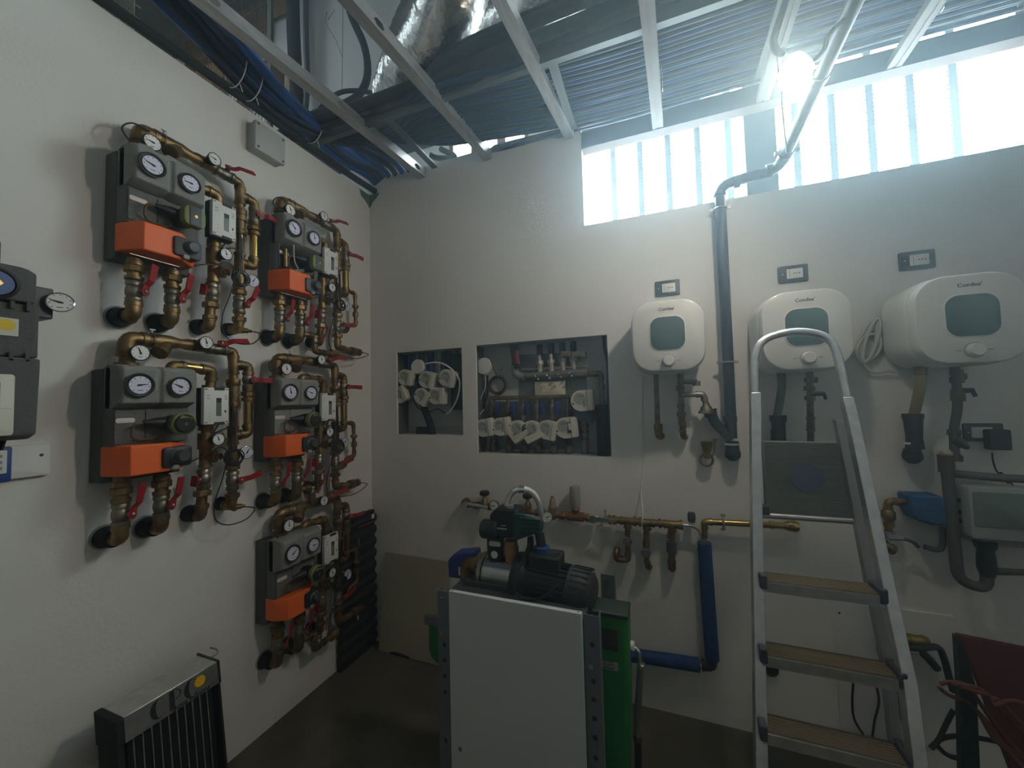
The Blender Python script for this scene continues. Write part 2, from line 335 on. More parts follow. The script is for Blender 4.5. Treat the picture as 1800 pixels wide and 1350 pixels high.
# ================================================================ THE FIVE PUMP STATIONS ON THE LEFT WALL
G_ST, G_PW, G_HM, G_CC = 'grey pump stations on the left wall', 'brass return pipework of the pump stations', 'heat meters of the pump stations', 'coiled sensor cables of the pump stations'
def station(key, Y0, Z0, lab):
    P = lambda u, o, z: V((o, Y0+u, Z0+z))
    early = key in 'AB'
    r = .018
    t = thing('pump_station', 'grey foam pump station with orange cover, '+lab, 'pump station', P(.06, 0, 0), G_ST)
    # shell: back half, front half, gauge panel
    b = MB(); prof = [(-.048, .0), (-.048, .062), (-.042, .07), (.184, .07), (.192, .06), (.192, .0)]
    b.prism([P(u, o+.004, .20) for u, o in prof], Z*.392); b.build('back_shell', EPPD, t, bevel=.004)
    b = MB(); prof = [(-.046, .076), (-.046, .118), (-.038, .130), (.178, .130), (.187, .118), (.187, .076)]
    b.prism([P(u, o, .324) for u, o in prof], Z*.274); fs = b.build('front_shell', EPP, t, bevel=.004)
    q = MB(); q.slab(P(.002, .1305, .39), Y, Z, .082, .115, .006, .006, .002); q.slab(P(.111, .1305, .388), Y, Z, .128, .12, .0035, .006, .001)
    q.build('cover_panel', EPPL if key == 'D' else EPP, fs)
    b = MB(); lo = []
    for z, o in ((.452, .132), (.462, .160), (.472, .182), (.585, .186), (.598, .176), (.604, .15)):
        lo.append([P(-.046, .09, z), P(-.046, o-.012, z), P(-.038, o, z), P(.052, o, z), P(.060, o-.012, z), P(.068, o-.012, z), P(.076, o-.002, z), P(.176, o-.004, z), P(.186, o-.016, z), P(.186, .09, z)])
    b.loft(lo); gp = b.build('gauge_panel', EPPL, t, bevel=.003)
    if early:
        q = MB()
        q.prism([P(.195*s-.05, .15, .60) if 0 else P(s, .13, z) for s, z in ((-.02, .60), (.18, .60), (.18, .615), (.07, .625), (.05, .612), (.03, .612), (.02, .625), (-.02, .618))], X*.02); q.build('top_flap', EPPL, t, bevel=.002)
    angs = dict(A=(165, 180), B=(130, 100), C=(10, 155), D=(100, 160), E=(40, 0))[key]
    gauge(t, P(0, .196, .533), X, .041, .022, BLACK, DIALV, angs[0], inner=.74); gauge(t, P(.121, .194, .531), X, .036, .02, BLACK, DIALV, angs[1], inner=.78)
    MB().slab(P(-.012, .1365, .412), Y, Z, .052, .017, .003, .007, .001).build('type_plate', mat('pink_plate', (.66, .58, .52), .5), t)
    # pump motor head
    m = MB(); pc = P(.115, .134, .392)
    if key == 'B':
        w = MB(); w.slab(P(.065, .1305, .385), Y, Z, .20, .125, .0075, .012); w.build('open_recess', mat('recess_dark', (.012, .012, .012), .9), fs)
        MB().cyl(P(-.012, .148, .34), P(-.012, .148, .43), .011).build('brass_bolt', BRASS, t)
        MB().tube(smooth([P(.02, .165, .46), P(.018, .17, .40), P(.03, .165, .37), P(.05, .16, .35)]), .0028, 6).build('white_cable', CREAM, t)
        mm = MB()
        for i in range(6): mm.obox(P(.04+.018*i, .152, .335+.006*(i % 3)), V((.008, .004, .0)), V((0, .007, .004)), V((.0, .002, .008)))
        mm.build('terminal_block', mat('terminal_grey', (.25, .25, .24), .5), t)
    m.lathe(pc, X, [(0, .030), (.02, .034), (.055, .036), (.062, .038)], 20); m.tube([P(.105, .165, .395), P(.07, .167, .400), P(.045, .166, .402), P(.025, .165, .402)], [.024, .02, .013, .009], 10)
    m.build('pump_motor', BLACK, t)
    if early:
        h = MB().slab(P(.122, .196, .392), Y, Z, .075, .078, .028, .022, .006); h.build('pump_head', OLIVE, t)
        MB().slab(P(.122, .2242, .392), Y, Z, .040, .074, .003, .006, .001).build('pump_label', mat('label_dark', (.07, .075, .08), .5), t)
    else:
        MB().lathe(P(.122, .196, .392), X, [(0, .040), (.02, .041), (.026, .036), (.020, .033)], 24).build('pump_head', OLIVE, t)
        MB().lathe(P(.122, .197, .392), X, [(0, .033), (.026, .033), (.030, .028)], 24).build('pump_label', BLACK, t)
        MB().prism([P(.105, .225, .425), P(.16, .215, .408), P(.158, .215, .396), P(.13, .225, .415), P(.10, .225, .412)], X*.006).build('pump_clip', OLIVE, t)
    MB().lathe(P(.122, .2265, .392), X, [(0, .006), (.002, .006)], 12).build('pump_screw', BRASSB, t)
    pts = [P(.03, .166, .402), P(.0, .165, .395), P(-.002, .155, .36), P(.02, .148, .345), P(.06, .146, .343), P(.085, .15, .36)]
    MB().tube(smooth(pts), .004, 7).build('pump_cable', mat('brown_cable', (.13, .075, .045), .6), t)
    # orange cover with knob
    b = MB(); lo = []
    for z, s in ((.222, 0), (.226, 1), (.322, 1), (.327, 0)):
        e = .004*(1-s); dz = 0
        lo.append([P(-.045+e, .015, z), P(-.045+e, .105-e, z), P(-.015, .182-e, z), P(.10, .185-e, z), P(.174-e, .128-e, z-.012*(z > .3)), P(.174-e, .015, z-.012*(z > .3))])
    b.loft(lo); b.build('orange_cover', ORANGE, t, bevel=.003)
    b = MB(); b.slab(P(.116, .132, .272), Y, Z, .092, .074, .064, .012, .006); k = b.build('controller', DGREY if early else BLACK, t)
    MB().lathe(P(.122, .1955, .274), X, [(0, .026), (.004, .026), (.006, .023), (.022, .021), (.026, .017), (.024, 0)], 22).build('control_knob', DGREY, k)
    if not early: MB().torus(P(.122, .1975, .274), X, .0255, .0016, 26, 6).build('knob_ring', ALU, k)
    MB().slab(P(.108, .182, .235), Y, Z, .022, .016, .018, .006, .003).build('lock_tab', mat('tab_grey', (.30, .29, .26), .5), k)
    if early:
        MB().obox(P(.035, .15, .204), V((.003, 0, 0)), Y*.075, Z*.0012).build('retaining_clip', NICKEL, t)
    # risers with valves, elbows and wall sleeves
    for i, u in enumerate((0, .117)):
        b = MB(); brass(b, [P(u, .095, .206), P(u, .095, 0), P(u, .0, 0)], r*1.12)
        nut(b, P(u, .095, .168), Z, r*1.75, .024, 8); nut(b, P(u, .095, .19), Z, r*1.4, .02, 12); b.cyl(P(u, .095, .128), P(u, .095, .14), r*1.5)
        if i == 0 and not early: b.cyl(P(u, .095, .185), P(u, .095, .222), r*1.25)
        rz = b.build('riser_pipe', BRASS, t)
        valve(rz if 0 else t, P(u, .095, .085), Z, V((.93, .37, 0)), V((-.03, .16, 1)), r, .105)
        MB().lathe(P(u, 0, 0), X, [(0, .038), (.004, .038), (.006, .033), (.06, .031), (.062, .024)], 20).build('pipe_sleeve', RUBBER, t)
        MB().lathe(P(u, 0, 0), X, [(0, .044), (.003, .043), (.004, .038)], 20).build('wall_collar', mat('collar_grey', (.30, .30, .28), .6), t)
    # ------------------------------------------------------------ return pipework
    p = thing('brass_pipework', 'brass pipework with white dial gauges, '+lab, 'pipework', P(.385, 0, 0), G_PW)
    A = lambda pts: [P(*q) for q in pts]
    b = MB(); brass(b, A([(.015, .08, .60), (.015, .08, .708), (.075, .08, .708)]), r*1.25); b.cyl(P(.015, .08, .607), P(.015, .08, .618), r*1.9); b.cyl(P(.015, .08, .64), P(.015, .08, .648), r*1.75)
    b.build('supply_elbow', BRASS, p)
    s = MB(); s.lathe(P(.07, .08, .708), Y, [(0, r*1.2), (.012, r*1.45), (.03, r*1.5), (.075, r*1.5), (.10, r*1.15), (.115, r*1.05), (.13, r*1.3), (.145, r*1.3), (.147, r)], 14)
    s.lathe(P(.14, .08, .708), V((.45, -.62, -.64)), [(0, r*1.2), (.045, r*1.35), (.05, r*1.5), (.078, r*1.5), (.080, r*.9)], 10); s.build('strainer', BRASS, p)
    c = MB(); c.torus(P(.083, .08, .708), Y, r*1.6, .002, 20, 6); c.cyl(P(.075, .085, .735), P(.095, .085, .735), .0045, 8); c.cyl(P(.085, .085, .728), P(.085, .085, .748), .003, 8); c.obox(P(.085, .085, .749), X*.002, Y*.009, Z*.002); c.build('pipe_clip', CHROME, p)
    gauge(p, P(.028, .134, .652), X, .0285, .026, BLACK, DIAL, dict(A=175, B=115, C=110, D=100, E=95)[key], stub=.025)
    b = MB(); brass(b, A([(.21, .08, .708), (.30, .08, .708)]), r); b.cyl(P(.225, .08, .708), P(.27, .08, .708), r*1.35, 12); b.cyl(P(.245, .08, .708), P(.245, .1, .715), r)
    b.build('header_pipe', BRASS, p)
    gauge(p, P(.245, .13, .718), X, .0255, .026, BLACK, DIAL, dict(A=170, B=110, C=105, D=105, E=100)[key], stub=.018)
    valve(p, P(.315, .08, .702), Y, V((.8, 0, .6)), V((.1, 1, .1)), r, .10)
    # downpipe with tee, bypass and unions
    b = MB(); brass(b, A([(.335, .08, .70), (.385, .08, .70), (.385, .08, .05)]), r*.95); tee(b, P(.385, .08, .64), Z, Y, r)
    nut(b, P(.385, .08, .56), Z, r*1.6, .03, 8); b.cyl(P(.385, .08, .52), P(.385, .08, .55), r*1.35); b.cyl(P(.385, .08, .48), P(.385, .08, .515), r*1.2); nut(b, P(.385, .08, .465), Z, r*1.5, .02, 8)
    tee(b, P(.385, .08, .325), Z, Y, r); b.cyl(P(.385, .08, .20), P(.385, .08, .26), r*1.3); nut(b, P(.385, .08, .185), Z, r*1.6, .022, 8); nut(b, P(.385, .08, .06), Z, r*1.6, .02, 8)
    b.build('return_pipe', BRASS, p)
    MB().cyl(P(.385, .08, .36), P(.385, .08, .46), r*.97).build('bright_pipe', BRASSB, p)
    valve(p, P(.385, .08, .125), Z, V((.95, .3, 0)), V((-.1, .4, .9)) if key == 'A' else V((-.25, .95, .16)), r, .10)
    b = MB(); brass(b, A([(.40, .08, .64), (.452, .08, .64), (.452, .08, .325), (.40, .08, .325)]), r*1.02)
    nut(b, P(.452, .08, .51), Z, r*1.6, .022, 8); b.cyl(P(.452, .08, .525), P(.452, .08, .545), r*1.3); nut(b, P(.452, .08, .485), Z, r*1.45, .016, 12)
    b.build('bypass_pipe', BRASS, p)
    MB().cyl(P(.452, .08, .375), P(.452, .08, .47), r*1.04).build('bright_pipe', BRASSB, p)
    valve(p, P(.452, .08, .575), Z, V((1, 0, 0)), V((0, 1, -.04)), r*.95, .095)
    # outlet elbow, meter leg, sensor tee, bottom elbow
    b = MB()
    if early: brass(b, A([(.17, .10, .582), (.278, .10, .582), (.278, .09, .50)]), r)
    else: brass(b, A([(.14, .10, .58), (.14, .10, .617), (.283, .10, .607), (.283, .09, .50)]), r)
    b.cyl(P(.278, .09, .52), P(.278, .09, .545), r*1.3); b.build('outlet_elbow', BRASS, p)
    if not early: MB().cyl(P(.172, .10, .616), P(.245, .10, .61), r*1.02).build('bright_pipe', BRASSB, p)
    b = MB(); brass(b, A([(.278, .085, .41), (.275, .08, .20)]), r*1.05); b.cyl(P(.276, .08, .355), P(.276, .08, .385), r*1.45); b.cyl(P(.276, .08, .28), P(.276, .08, .345), r*1.6, 14)
    tee(b, P(.275, .08, .245), Z, V((.85, .5, 0)), r*1.05); b.build('meter_leg', BRASS, p)
    sc = MB(); sc.lathe(P(.289, .105, .245), V((.85, .5, 0)), [(0, r*.6), (.02, r*.6), (.021, r*.8), (.03, r*.8), (.031, r*.35)], 10); sc.build('sensor_pocket', BRASSB, p)
    gauge(p, P(.286, .145, .318), X, .0245, .03, BLACK, DIAL, 108, stub=.03)
    valve(p, P(.270, .08, .155), Z, V((.35, -.94, 0)), V((.2, 0, 1)), r, .022, kind='butterfly')
    b = MB(); brass(b, A([(.266, .08, .13), (.262, .075, .0), (.262, .0, .01)]), r*1.05); nut(b, P(.265, .08, .098), Z, r*1.75, .022, 8); nut(b, P(.263, .078, .045), Z, r*1.5, .018, 8); b.build('flow_elbow', BRASS, p)
    MB().lathe(P(.262, 0, .01), X, [(0, .034), (.05, .030), (.052, .02)], 18).build('pipe_sleeve', RUBBER, p)
    if key in 'AC':
        b = MB(); brass(b, A([(.385, .08, .08), (.385, .075, .012), (.385, .0, .02)]), r); b.cyl(P(.385, .08, .012), P(.385, .10, .008), r*.9)
        b.build('return_elbow', BRASS, p); MB().lathe(P(.385, 0, .02), X, [(0, .03), (.03, .027), (.032, .02)], 18).build('pipe_sleeve', RUBBER, p)
        sn = MB(); sn.lathe(P(.385, .085, .01), V((.6, .8, -.05)), [(0, r*.7), (.03, r*.7), (.032, r*.45), (.045, r*.4)], 10); sn.build('sensor_pocket', BRASSB, p)
        end = P(.41, .115, .008)
    else:
        b = MB(); brass(b, A([(.385, .08, .08), (.385, .08, -.01), (.47, .08, -.02), (.56, .08, -.02)]), r)
        b.cyl(P(.49, .08, -.02), P(.53, .08, -.02), r*1.5); nut(b, P(.56, .08, -.02), Y, r*1.3, .02, 8); b.build('return_elbow', BRASS, p)
        b = MB(); brass(b, A([(.452, .08, .36), (.53, .08, .35), (.535, .08, .15), (.47, .08, .14), (.46, .08, .10), (.40, .08, .09)]), r*.62); nut(b, P(.533, .08, .27), Z, r*1.1, .02, 8); nut(b, P(.534, .08, .22), Z, r*1.0, .03, 8)
        b.build('filling_loop', BRASS, p)
        b = MB(); brass(b, A([(.117, .095, .03), (.20, .10, .03), (.205, .10, -.055), (.30, .09, -.055), (.38, .09, -.05)]), r*.8); b.lathe(P(.31, .09, -.055), Y, [(0, r), (.01, r*1.5), (.05, r*1.5), (.06, r)], 10); b.build('drain_pipe', BRASS, p)
        valve(p, P(.205, .10, .0), Z, V((.6, .5, .1)), V((0, .35, 1)), r*.8, .085)
        end = P(.56, .10, -.02)
    gauge(p, P(.425, .115, .245), X, .029, .03, CHROME, DIALV, 60, stub=.01)
    # heat meter
    h = thing('heat_meter', 'white heat meter box with display, '+lab, 'meter', P(.272, .1, .46), G_HM)
    MB().box(P(.225, .100, .378), P(.318, .135, .532)).build('base', BLACK, h, bevel=.003)
    MB().slab(P(.272, .135, .457), Y, Z, .096, .150, .018, .004, .002).build('cover', WHITEP, h)
    MB().slab(P(.280, .1525, .452), Y, Z, .020, .075, .0015, .001).build('display_window', LCD, h)
    MB().slab(P(.280, .1532, .480), Y, Z, .019, .018, .0015, .001).build('display_head', INK, h)
    for z in (.528, .385): MB().box(P(.262, .148, z-.007), P(.302, .1545, z+.005)).build('cover_slot', INK, h)
    MB().slab(P(.306, .1525, .433), Y, Z, .006, .010, .0015, .001).build('button', INK, h)
    q = MB()
    for i, (u, z, w) in enumerate(((.240, .50, .012), (.240, .488, .012), (.308, .50, .010), (.308, .492, .010), (.308, .484, .010), (.245, .43, .003), (.245, .415, .003), (.245, .40, .003))): q.obox(P(u, .1532, z), X*.0004, Y*w*.5, Z*.0014)
    q.build('printed_lines', mat('print_grey', (.25, .25, .25), .6), h)
    for u in (.232, .312):
        for z in (.525, .39): MB().obox(P(u, .1532, z), X*.0005, Y*.005, Z*.0018).build('corner_mark', INK, h)
    MB().tube(smooth([P(.30, .12, .38), P(.285, .12, .345), P(.33, .135, .36), P(.365, .13, .33)]), .0028, 6).build('meter_cable', BLACK, h)
    # sensor cable coil
    k = thing('sensor_cable', 'black sensor cable coiled on brass pipes, '+lab, 'cable', P(.35, .13, .22), G_CC)
    for i in range(5):
        a = random.uniform(-.25, .25); MB().torus(P(.352+random.uniform(-.006, .006), .128+.005*i, .232+random.uniform(-.006, .006)), V((1, a*.8, a*.5)), .031+random.uniform(-.003, .004), .0026, 28, 6).build('cable_turn', BLACK, k)
    for j in range(3): MB().tube(smooth([P(.350+.008*j, .128, .26), P(.358+.006*j, .12, .33), P(.362+.005*j, .115, .42), P(.355+.01*j, .11, .52-.05*j)]), .0026, 6).build('cable_tail', BLACK, k)
    MB().tube(smooth([P(.325, .13, .225), P(.31, .15, .245), P(.315, .145, .27), P(.29, .14, .285), P(.25, .14, .262), P(.20, .14, .245), P(.14, .12, .215), P(.115, .11, .20)]), .0026, 6).build('cable_lead', BLACK, k)
    MB().tube(smooth([P(.33, .13, .22), P(.315, .12, .14), P(.29, .115, .05), P(.30, .11, -.02), P(.35, .11, -.055), P(.42, .12, -.05) if key in 'AC' else P(.48, .13, -.07), end+V((.03, .03, -.015)), end]), .0026, 6).build('cable_lead', BLACK, k)
    if key in 'ABDE': MB().tube(smooth([P(.03, .11, .70), P(-.02, .11, .70), P(-.05, .11, .66), P(-.03, .13, .61)]), .003, 6).build('cable_lead', BLACK, k)
STN = dict(A=(-1.338, 1.926, 'top of the near column'), B=(-.762, 1.937, 'top of the far column'),
           C=(-1.362, 1.135, 'lower one of the near column'), D=(-.782, 1.118, 'middle of the far column'),
           E=(-.768, .345, 'lowest of the far column'))
for k, (y, z, l) in STN.items(): station(k, y, z, l)
# ================================================================ LEFT WALL, OTHER THINGS
# grey junction box
t = thing('junction_box', 'grey square junction box high on the left wall under the blue pipes', 'box', L(465, 240, 0))
y0, y1, z0, z1 = -.868, -.712, 2.855, 2.995
b = MB(); b.slab((.0, (y0+y1)/2, (z0+z1)/2), Y, Z, y1-y0, z1-z0, .045, .008); b.build('base', mat('box_grey', (.42, .43, .42), .6), t)
b = MB(); b.slab((.045, (y0+y1)/2, (z0+z1)/2), Y, Z, y1-y0+.006, z1-z0+.006, .02, .008, .004); b.build('lid', mat('box_grey2', (.46, .47, .45), .6), t)
for yy in (y0+.012, y1-.012):
    for zz in (z0+.012, z1-.012): MB().lathe((.064, yy, zz), X, [(0, .006), (.004, .0055), (.0042, .002)], 10).build('lid_screw', DGREY, t)
# black solar station at the left edge
t = thing('solar_station', 'black foam solar pump station with white control panel cut by the left edge', 'pump station', (0, -1.72, 1.75))
yl, yr = -1.88, -1.575
b = MB(); lo = []
for z, e in ((1.505, .02), (1.52, .004), (1.70, 0), (1.74, 0)): lo.append([(.004, yl, z), (.15-e, yl, z), (.16-e, yl+.02, z), (.16-e, yr-.024-e*.6, z), (.145-e, yr-e*.6, z), (.004, yr-e*.6, z)])
b.loft(lo); b.build('lower_shell', EPPD, t, bevel=.005)
b = MB(); b.prism([(.004, yl, 1.742), (.148, yl, 1.742), (.148, yr-.012, 1.742), (.14, yr-.004, 1.742), (.004, yr-.004, 1.742)], Z*.155); us = b.build('upper_shell', EPPD, t, bevel=.005)
b = MB(); lo = []
for z, e in ((1.90, .004), (1.905, 0), (1.99, 0), (2.003, .012)): lo.append([(.004, yl, z), (.165-e, yl, z), (.165-e, yr-.035-e, z), (.15-e, yr-.014-e, z), (.004, yr-.014-e, z)])
b.loft(lo); b.build('gauge_panel', EPPD, t, bevel=.005)
b = MB()
for i in range(7):
    yy = yr-.03-.03*i
    b.obox((.150, yy, 1.892), X*.008, Y*.004, Z*.014); b.obox((.152, yy, 1.742), X*.008, Y*.004, Z*.012)
b.build('shell_teeth', EPPD, t)
g = MB().lathe((.155, -1.668, 1.943), X, [(0, .046), (.012, .044), (.016, .036), (.010, .034), (.010, 0)], 24).build('gauge', BLACK, t)
MB().lathe((.166, -1.668, 1.943), X, [(0, .033), (.002, .033)], 24).build('dial', mat('dial_blue', (.02, .07, .22), .4), g)
MB().prism([(.169, -1.668, 1.958), (.169, -1.656, 1.943), (.169, -1.668, 1.928), (.169, -1.68, 1.943)], X*.002).build('needle', BRASSB, g)
MB().slab((.1485, -1.643, 1.826), Y, Z, .045, .05, .0015, .001).build('sticker', mat('sticker_pale', (.55, .56, .48), .5), us)
MB().lathe((.150, -1.643, 1.831), X, [(0, .017), (.0008, .017)], 18).build('sticker_sun', mat('sticker_yellow', (.72, .50, .02), .5), us)
b = MB()
b.torus((.1495, -1.688, 1.806), X, .008, .0013, 18, 6); b.slab((.1485, -1.688, 1.833), Y, Z, .018, .012, .001, .004); b.build('printed_mark', mat('print_pale', (.45, .45, .42), .6), us)
pn = MB().slab((.16, -1.745, 1.605), Y, Z, .23, .17, .012, .008, .002).build('control_panel', CREAM, t)
MB().slab((.172, -1.70, 1.643), Y, Z, .088, .05, .001, .002).build('display', LCD, pn)
b = MB().obox((.1722, -1.745, 1.595), X*.0006, Y*.11, Z*.0007); b.build('panel_line', mat('line_grey', (.4, .4, .36), .6), pn)
MB().box((.03, yr-.013, 1.87), (.11, yr+.035, 1.965)).build('gauge_holder', DGREY, t, bevel=.004)
gauge(t, (.135, yr+.04, 1.922), (.92, -.35, .1), .030, .03, CHROME, DIAL, 165)
MB().cyl((.08, -1.70, 1.99), (.08, -1.70, 2.075), .06, 20).build('top_cap', RUBBER, t)
t = thing('wiring_card', 'blue card holder with printed white card hanging under the black solar station', 'sign', (.02, -1.62, 1.44))
MB().slab((.024, -1.69, 1.43), Y, Z, .20, .105, .012, .006, .002).build('card_holder', mat('holder_blue', (.02, .06, .22), .5), t)
MB().slab((.0365, -1.695, 1.438), Y, Z, .19, .068, .001, .002).build('card', WHITEP, t)
b = MB()
for i in range(4):
    for j in range(3): b.obox((.0382, -1.615-.02*i, 1.455-.018*j), X*.0004, Y*.006, Z*.004)
b.build('printed_marks', mat('print_grey', (.25, .25, .25), .6), t)
MB().cyl((.04, -1.615, 1.478), (.06, -1.615, 1.51), .008, 8).build('hanger', BLACK, t)
t = thing('backing_panel', 'white wall panel behind the blue card holder at the left edge', 'panel', (0, -1.65, 1.44))
MB().slab((.001, -1.665, 1.432), Y, Z, .32, .10, .018, .006, .003).build('panel_board', PLASTER_B, t); MB().lathe((.019, -1.525, 1.447), X, [(0, .005), (.002, .004)], 8).build('panel_screw', DGREY, t)
# evacuated-tube collector sample leaning under the left station
t = thing('collector_sample', 'black finned solar collector sample with silver header and CPC lettering', 'solar collector', (.15, -1.28, 0))
ya, yb, zt = -1.405, -1.128, .608
lean = V((.16, 0, -1)).normalized()                      # the face leans back to the wall at its top
fx = V((1, 0, .16)).normalized()
f0 = V((.232, 0, zt))
b = MB(); hgt = .078
b.prism([f0+Y*ya, f0+lean*hgt+Y*ya, f0+lean*hgt-X*.012+Y*ya, f0-X*.012-Z*.012+Y*ya, f0-X*.12-Z*.012+Y*ya, f0-X*.12+Y*ya], Y*(yb-ya)); b.build('header_cover', ALU, t, bevel=.0015)
MB().prism([f0+Y*ya+X*.002+Z*.002, f0+lean*hgt+Y*ya+X*.002, f0+lean*.10-X*.12+Y*ya, f0-X*.124+Z*.002+Y*ya], -Y*.022).build('end_cap', RUBBER, t, bevel=.004)
MB().prism([f0+Y*yb+X*.002+Z*.002, f0+lean*hgt+Y*yb+X*.002, f0+lean*hgt-X*.012+Y*yb, f0-X*.02-Z*.014+Y*yb, f0-X*.124-Z*.014+Y*yb, f0-X*.124+Z*.004+Y*yb], Y*.007).build('end_cap', BLACK, t)
MB().tube(smooth([f0+V((-.06, yb+.007, -.005)), f0+V((-.05, yb+.03, .0)), f0+V((-.06, yb+.035, .012)), f0+V((-.09, yb+.03, .016))]), .003, 6).build('outlet_pipe', mat('copper_pale', (.32, .26, .2), .4, 1.), t)
bk = f0+lean*.05-X*.105
b = MB().obox(bk+lean*.24+Y*(ya+yb)/2, V((.02, 0, .003)), Y*(yb-ya-.012)*.5, lean*.235); b.build('back_sheet', BLACK, t)
for i in range(11):
    yy = ya+.018+(yb-ya-.036)*i/10
    a = f0+lean*(hgt-.005)-X*.03+Y*yy; MB().tube([a, a+lean*.43], .0105, 12).build('glass_tube', mat('tube_black', (.012, .013, .016), .12, coat=.6), t)
    if i < 10: MB().tube([a+V((.004, .0125, 0)), a+V((.004, .0125, 0))+lean*.42], .0022, 5).build('reflector_rib', ALU, t)
MB().obox(f0+lean*.50-X*.05+Y*(ya+yb)/2, V((.05, 0, .01)), Y*(yb-ya)*.5, lean*.015).build('bottom_cap', RUBBER, t)
MB().obox(f0+lean*.26-X*.06+Y*(yb+.002), V((.055, 0, .008)), Y*.004, lean*.24).build('side_rail', BLACK, t)
MB().obox(f0+lean*.26-X*.06+Y*(ya-.010), V((.055, 0, .008)), Y*.008, lean*.24).build('side_rail', RUBBER, t)
tx = -fx.cross(lean)  # along +Y
def crescent(cu):
    o = f0+lean*.037+Y*(ya+cu)+fx*.0008; q = []
    for i in range(19): a = math.radians(40+280*i/18); q.append(o+Y*math.cos(a)*.023-lean*math.sin(a)*.030)
    for i in range(19): a = math.radians(320-280*i/18); q.append(o+Y*(.004+math.cos(a)*(.0165 if abs(a-PI) > .9 else .0115))-lean*math.sin(a)*.028)
    return MB().prism(q, fx*.0006)
crescent(.088).build('lettering', INK, t); crescent(.186).build('lettering', INK, t)
o = f0+lean*.037+Y*(ya+.120)+fx*.0008
MB().prism([o+Y*a+lean*b for a, b in ((0, -.030), (.014, -.030), (.014, .030), (0, .030))], fx*.0006).prism([o+Y*(.013+.022*math.cos(math.radians(a)))-lean*(.012+.018*math.sin(math.radians(a))) for a in range(-90, 91, 15)]+[o+Y*(.013+.0185*math.cos(math.radians(a)))-lean*(.012+.0165*math.sin(math.radians(a))) for a in range(90, -91, -15)], fx*.0006).build('lettering', INK, t)
text('script_lettering', 'aqua plasma', .024, f0+lean*.067+Y*(ya+.185)+fx*.0012, Y, -lean, INK, t, shear=.3)
q = []
for i in range(28): rr = .019 if i % 2 else .0165; a = PI*2*i/28; q.append(f0+lean*.030+Y*(ya+.214)+fx*.0016+Y*math.cos(a)*rr-lean*math.sin(a)*rr)
MB().prism(q, fx*.0008).build('sun_mark', mat('sun_yellow', (.75, .42, .01), .5), t)
# dark finned panel in the corner
t = thing('fin_radiator', 'dark finned radiator panel standing against the left wall in the corner', 'radiator', (.05, -.17, 0))
for i in range(11):
    z = .03+.077*i; dx = random.uniform(-.002, .002)
    MB().prism([(.012, -.325, z), (.049+dx, -.325, z), (.058+dx, -.325, z+.03), (.049+dx, -.325, z+.052), (.012, -.325, z+.052)], Y*.305).build('fin_plate', mat('plate_black', (.022, .02, .02), .6, var=.4, scale=6), t, bevel=.003)
    MB().box((.012, -.318, z+.052), (.042, -.027, z+.077)).build('spacer', RUBBER, t)
MB().box((.012, -.318, 0), (.042, -.027, .03)).build('spacer', RUBBER, t)
MB().box((.0605, -.20, .805), (.062, -.05, .815)).build('red_stripe', RED, t); MB().box((.0605, -.075, .830), (.062, -.05, .858)).build('label', WHITEP, t); MB().box((.0605, -.21, .25), (.062, -.198, .31)).build('label', WHITEP, t); MB().box((.0605, -.195, .70), (.062, -.19, .745)).build('label', mat('label_dim', (.3, .3, .3), .6), t)
# pale board leaning against the back wall
t = thing('leaning_board', 'pale yellowish board leaning against the back wall near the corner', 'board', (.35, -.06, 0))
a, b_, c_, d_ = V((.115, -.085, .004)), V((.60, -.085, .004)), V((.605, -.02, .60)), V((.125, -.02, .60))
MB().prism([a, b_, c_, d_], V((0, .014, .0))).build('board_face', mat('board_pale', (.40, .365, .25), .8, var=.08, scale=3), t, bevel=.002)
MB().prism([V((.205, -.0865, .004)), V((.36, -.0865, .004)), V((.35, -.085, .014)), V((.30, -.0835, .020)), V((.24, -.084, .022)), V((.20, -.085, .012))], V((0, -.0015, 0))).build('broken_edge', INK, t)
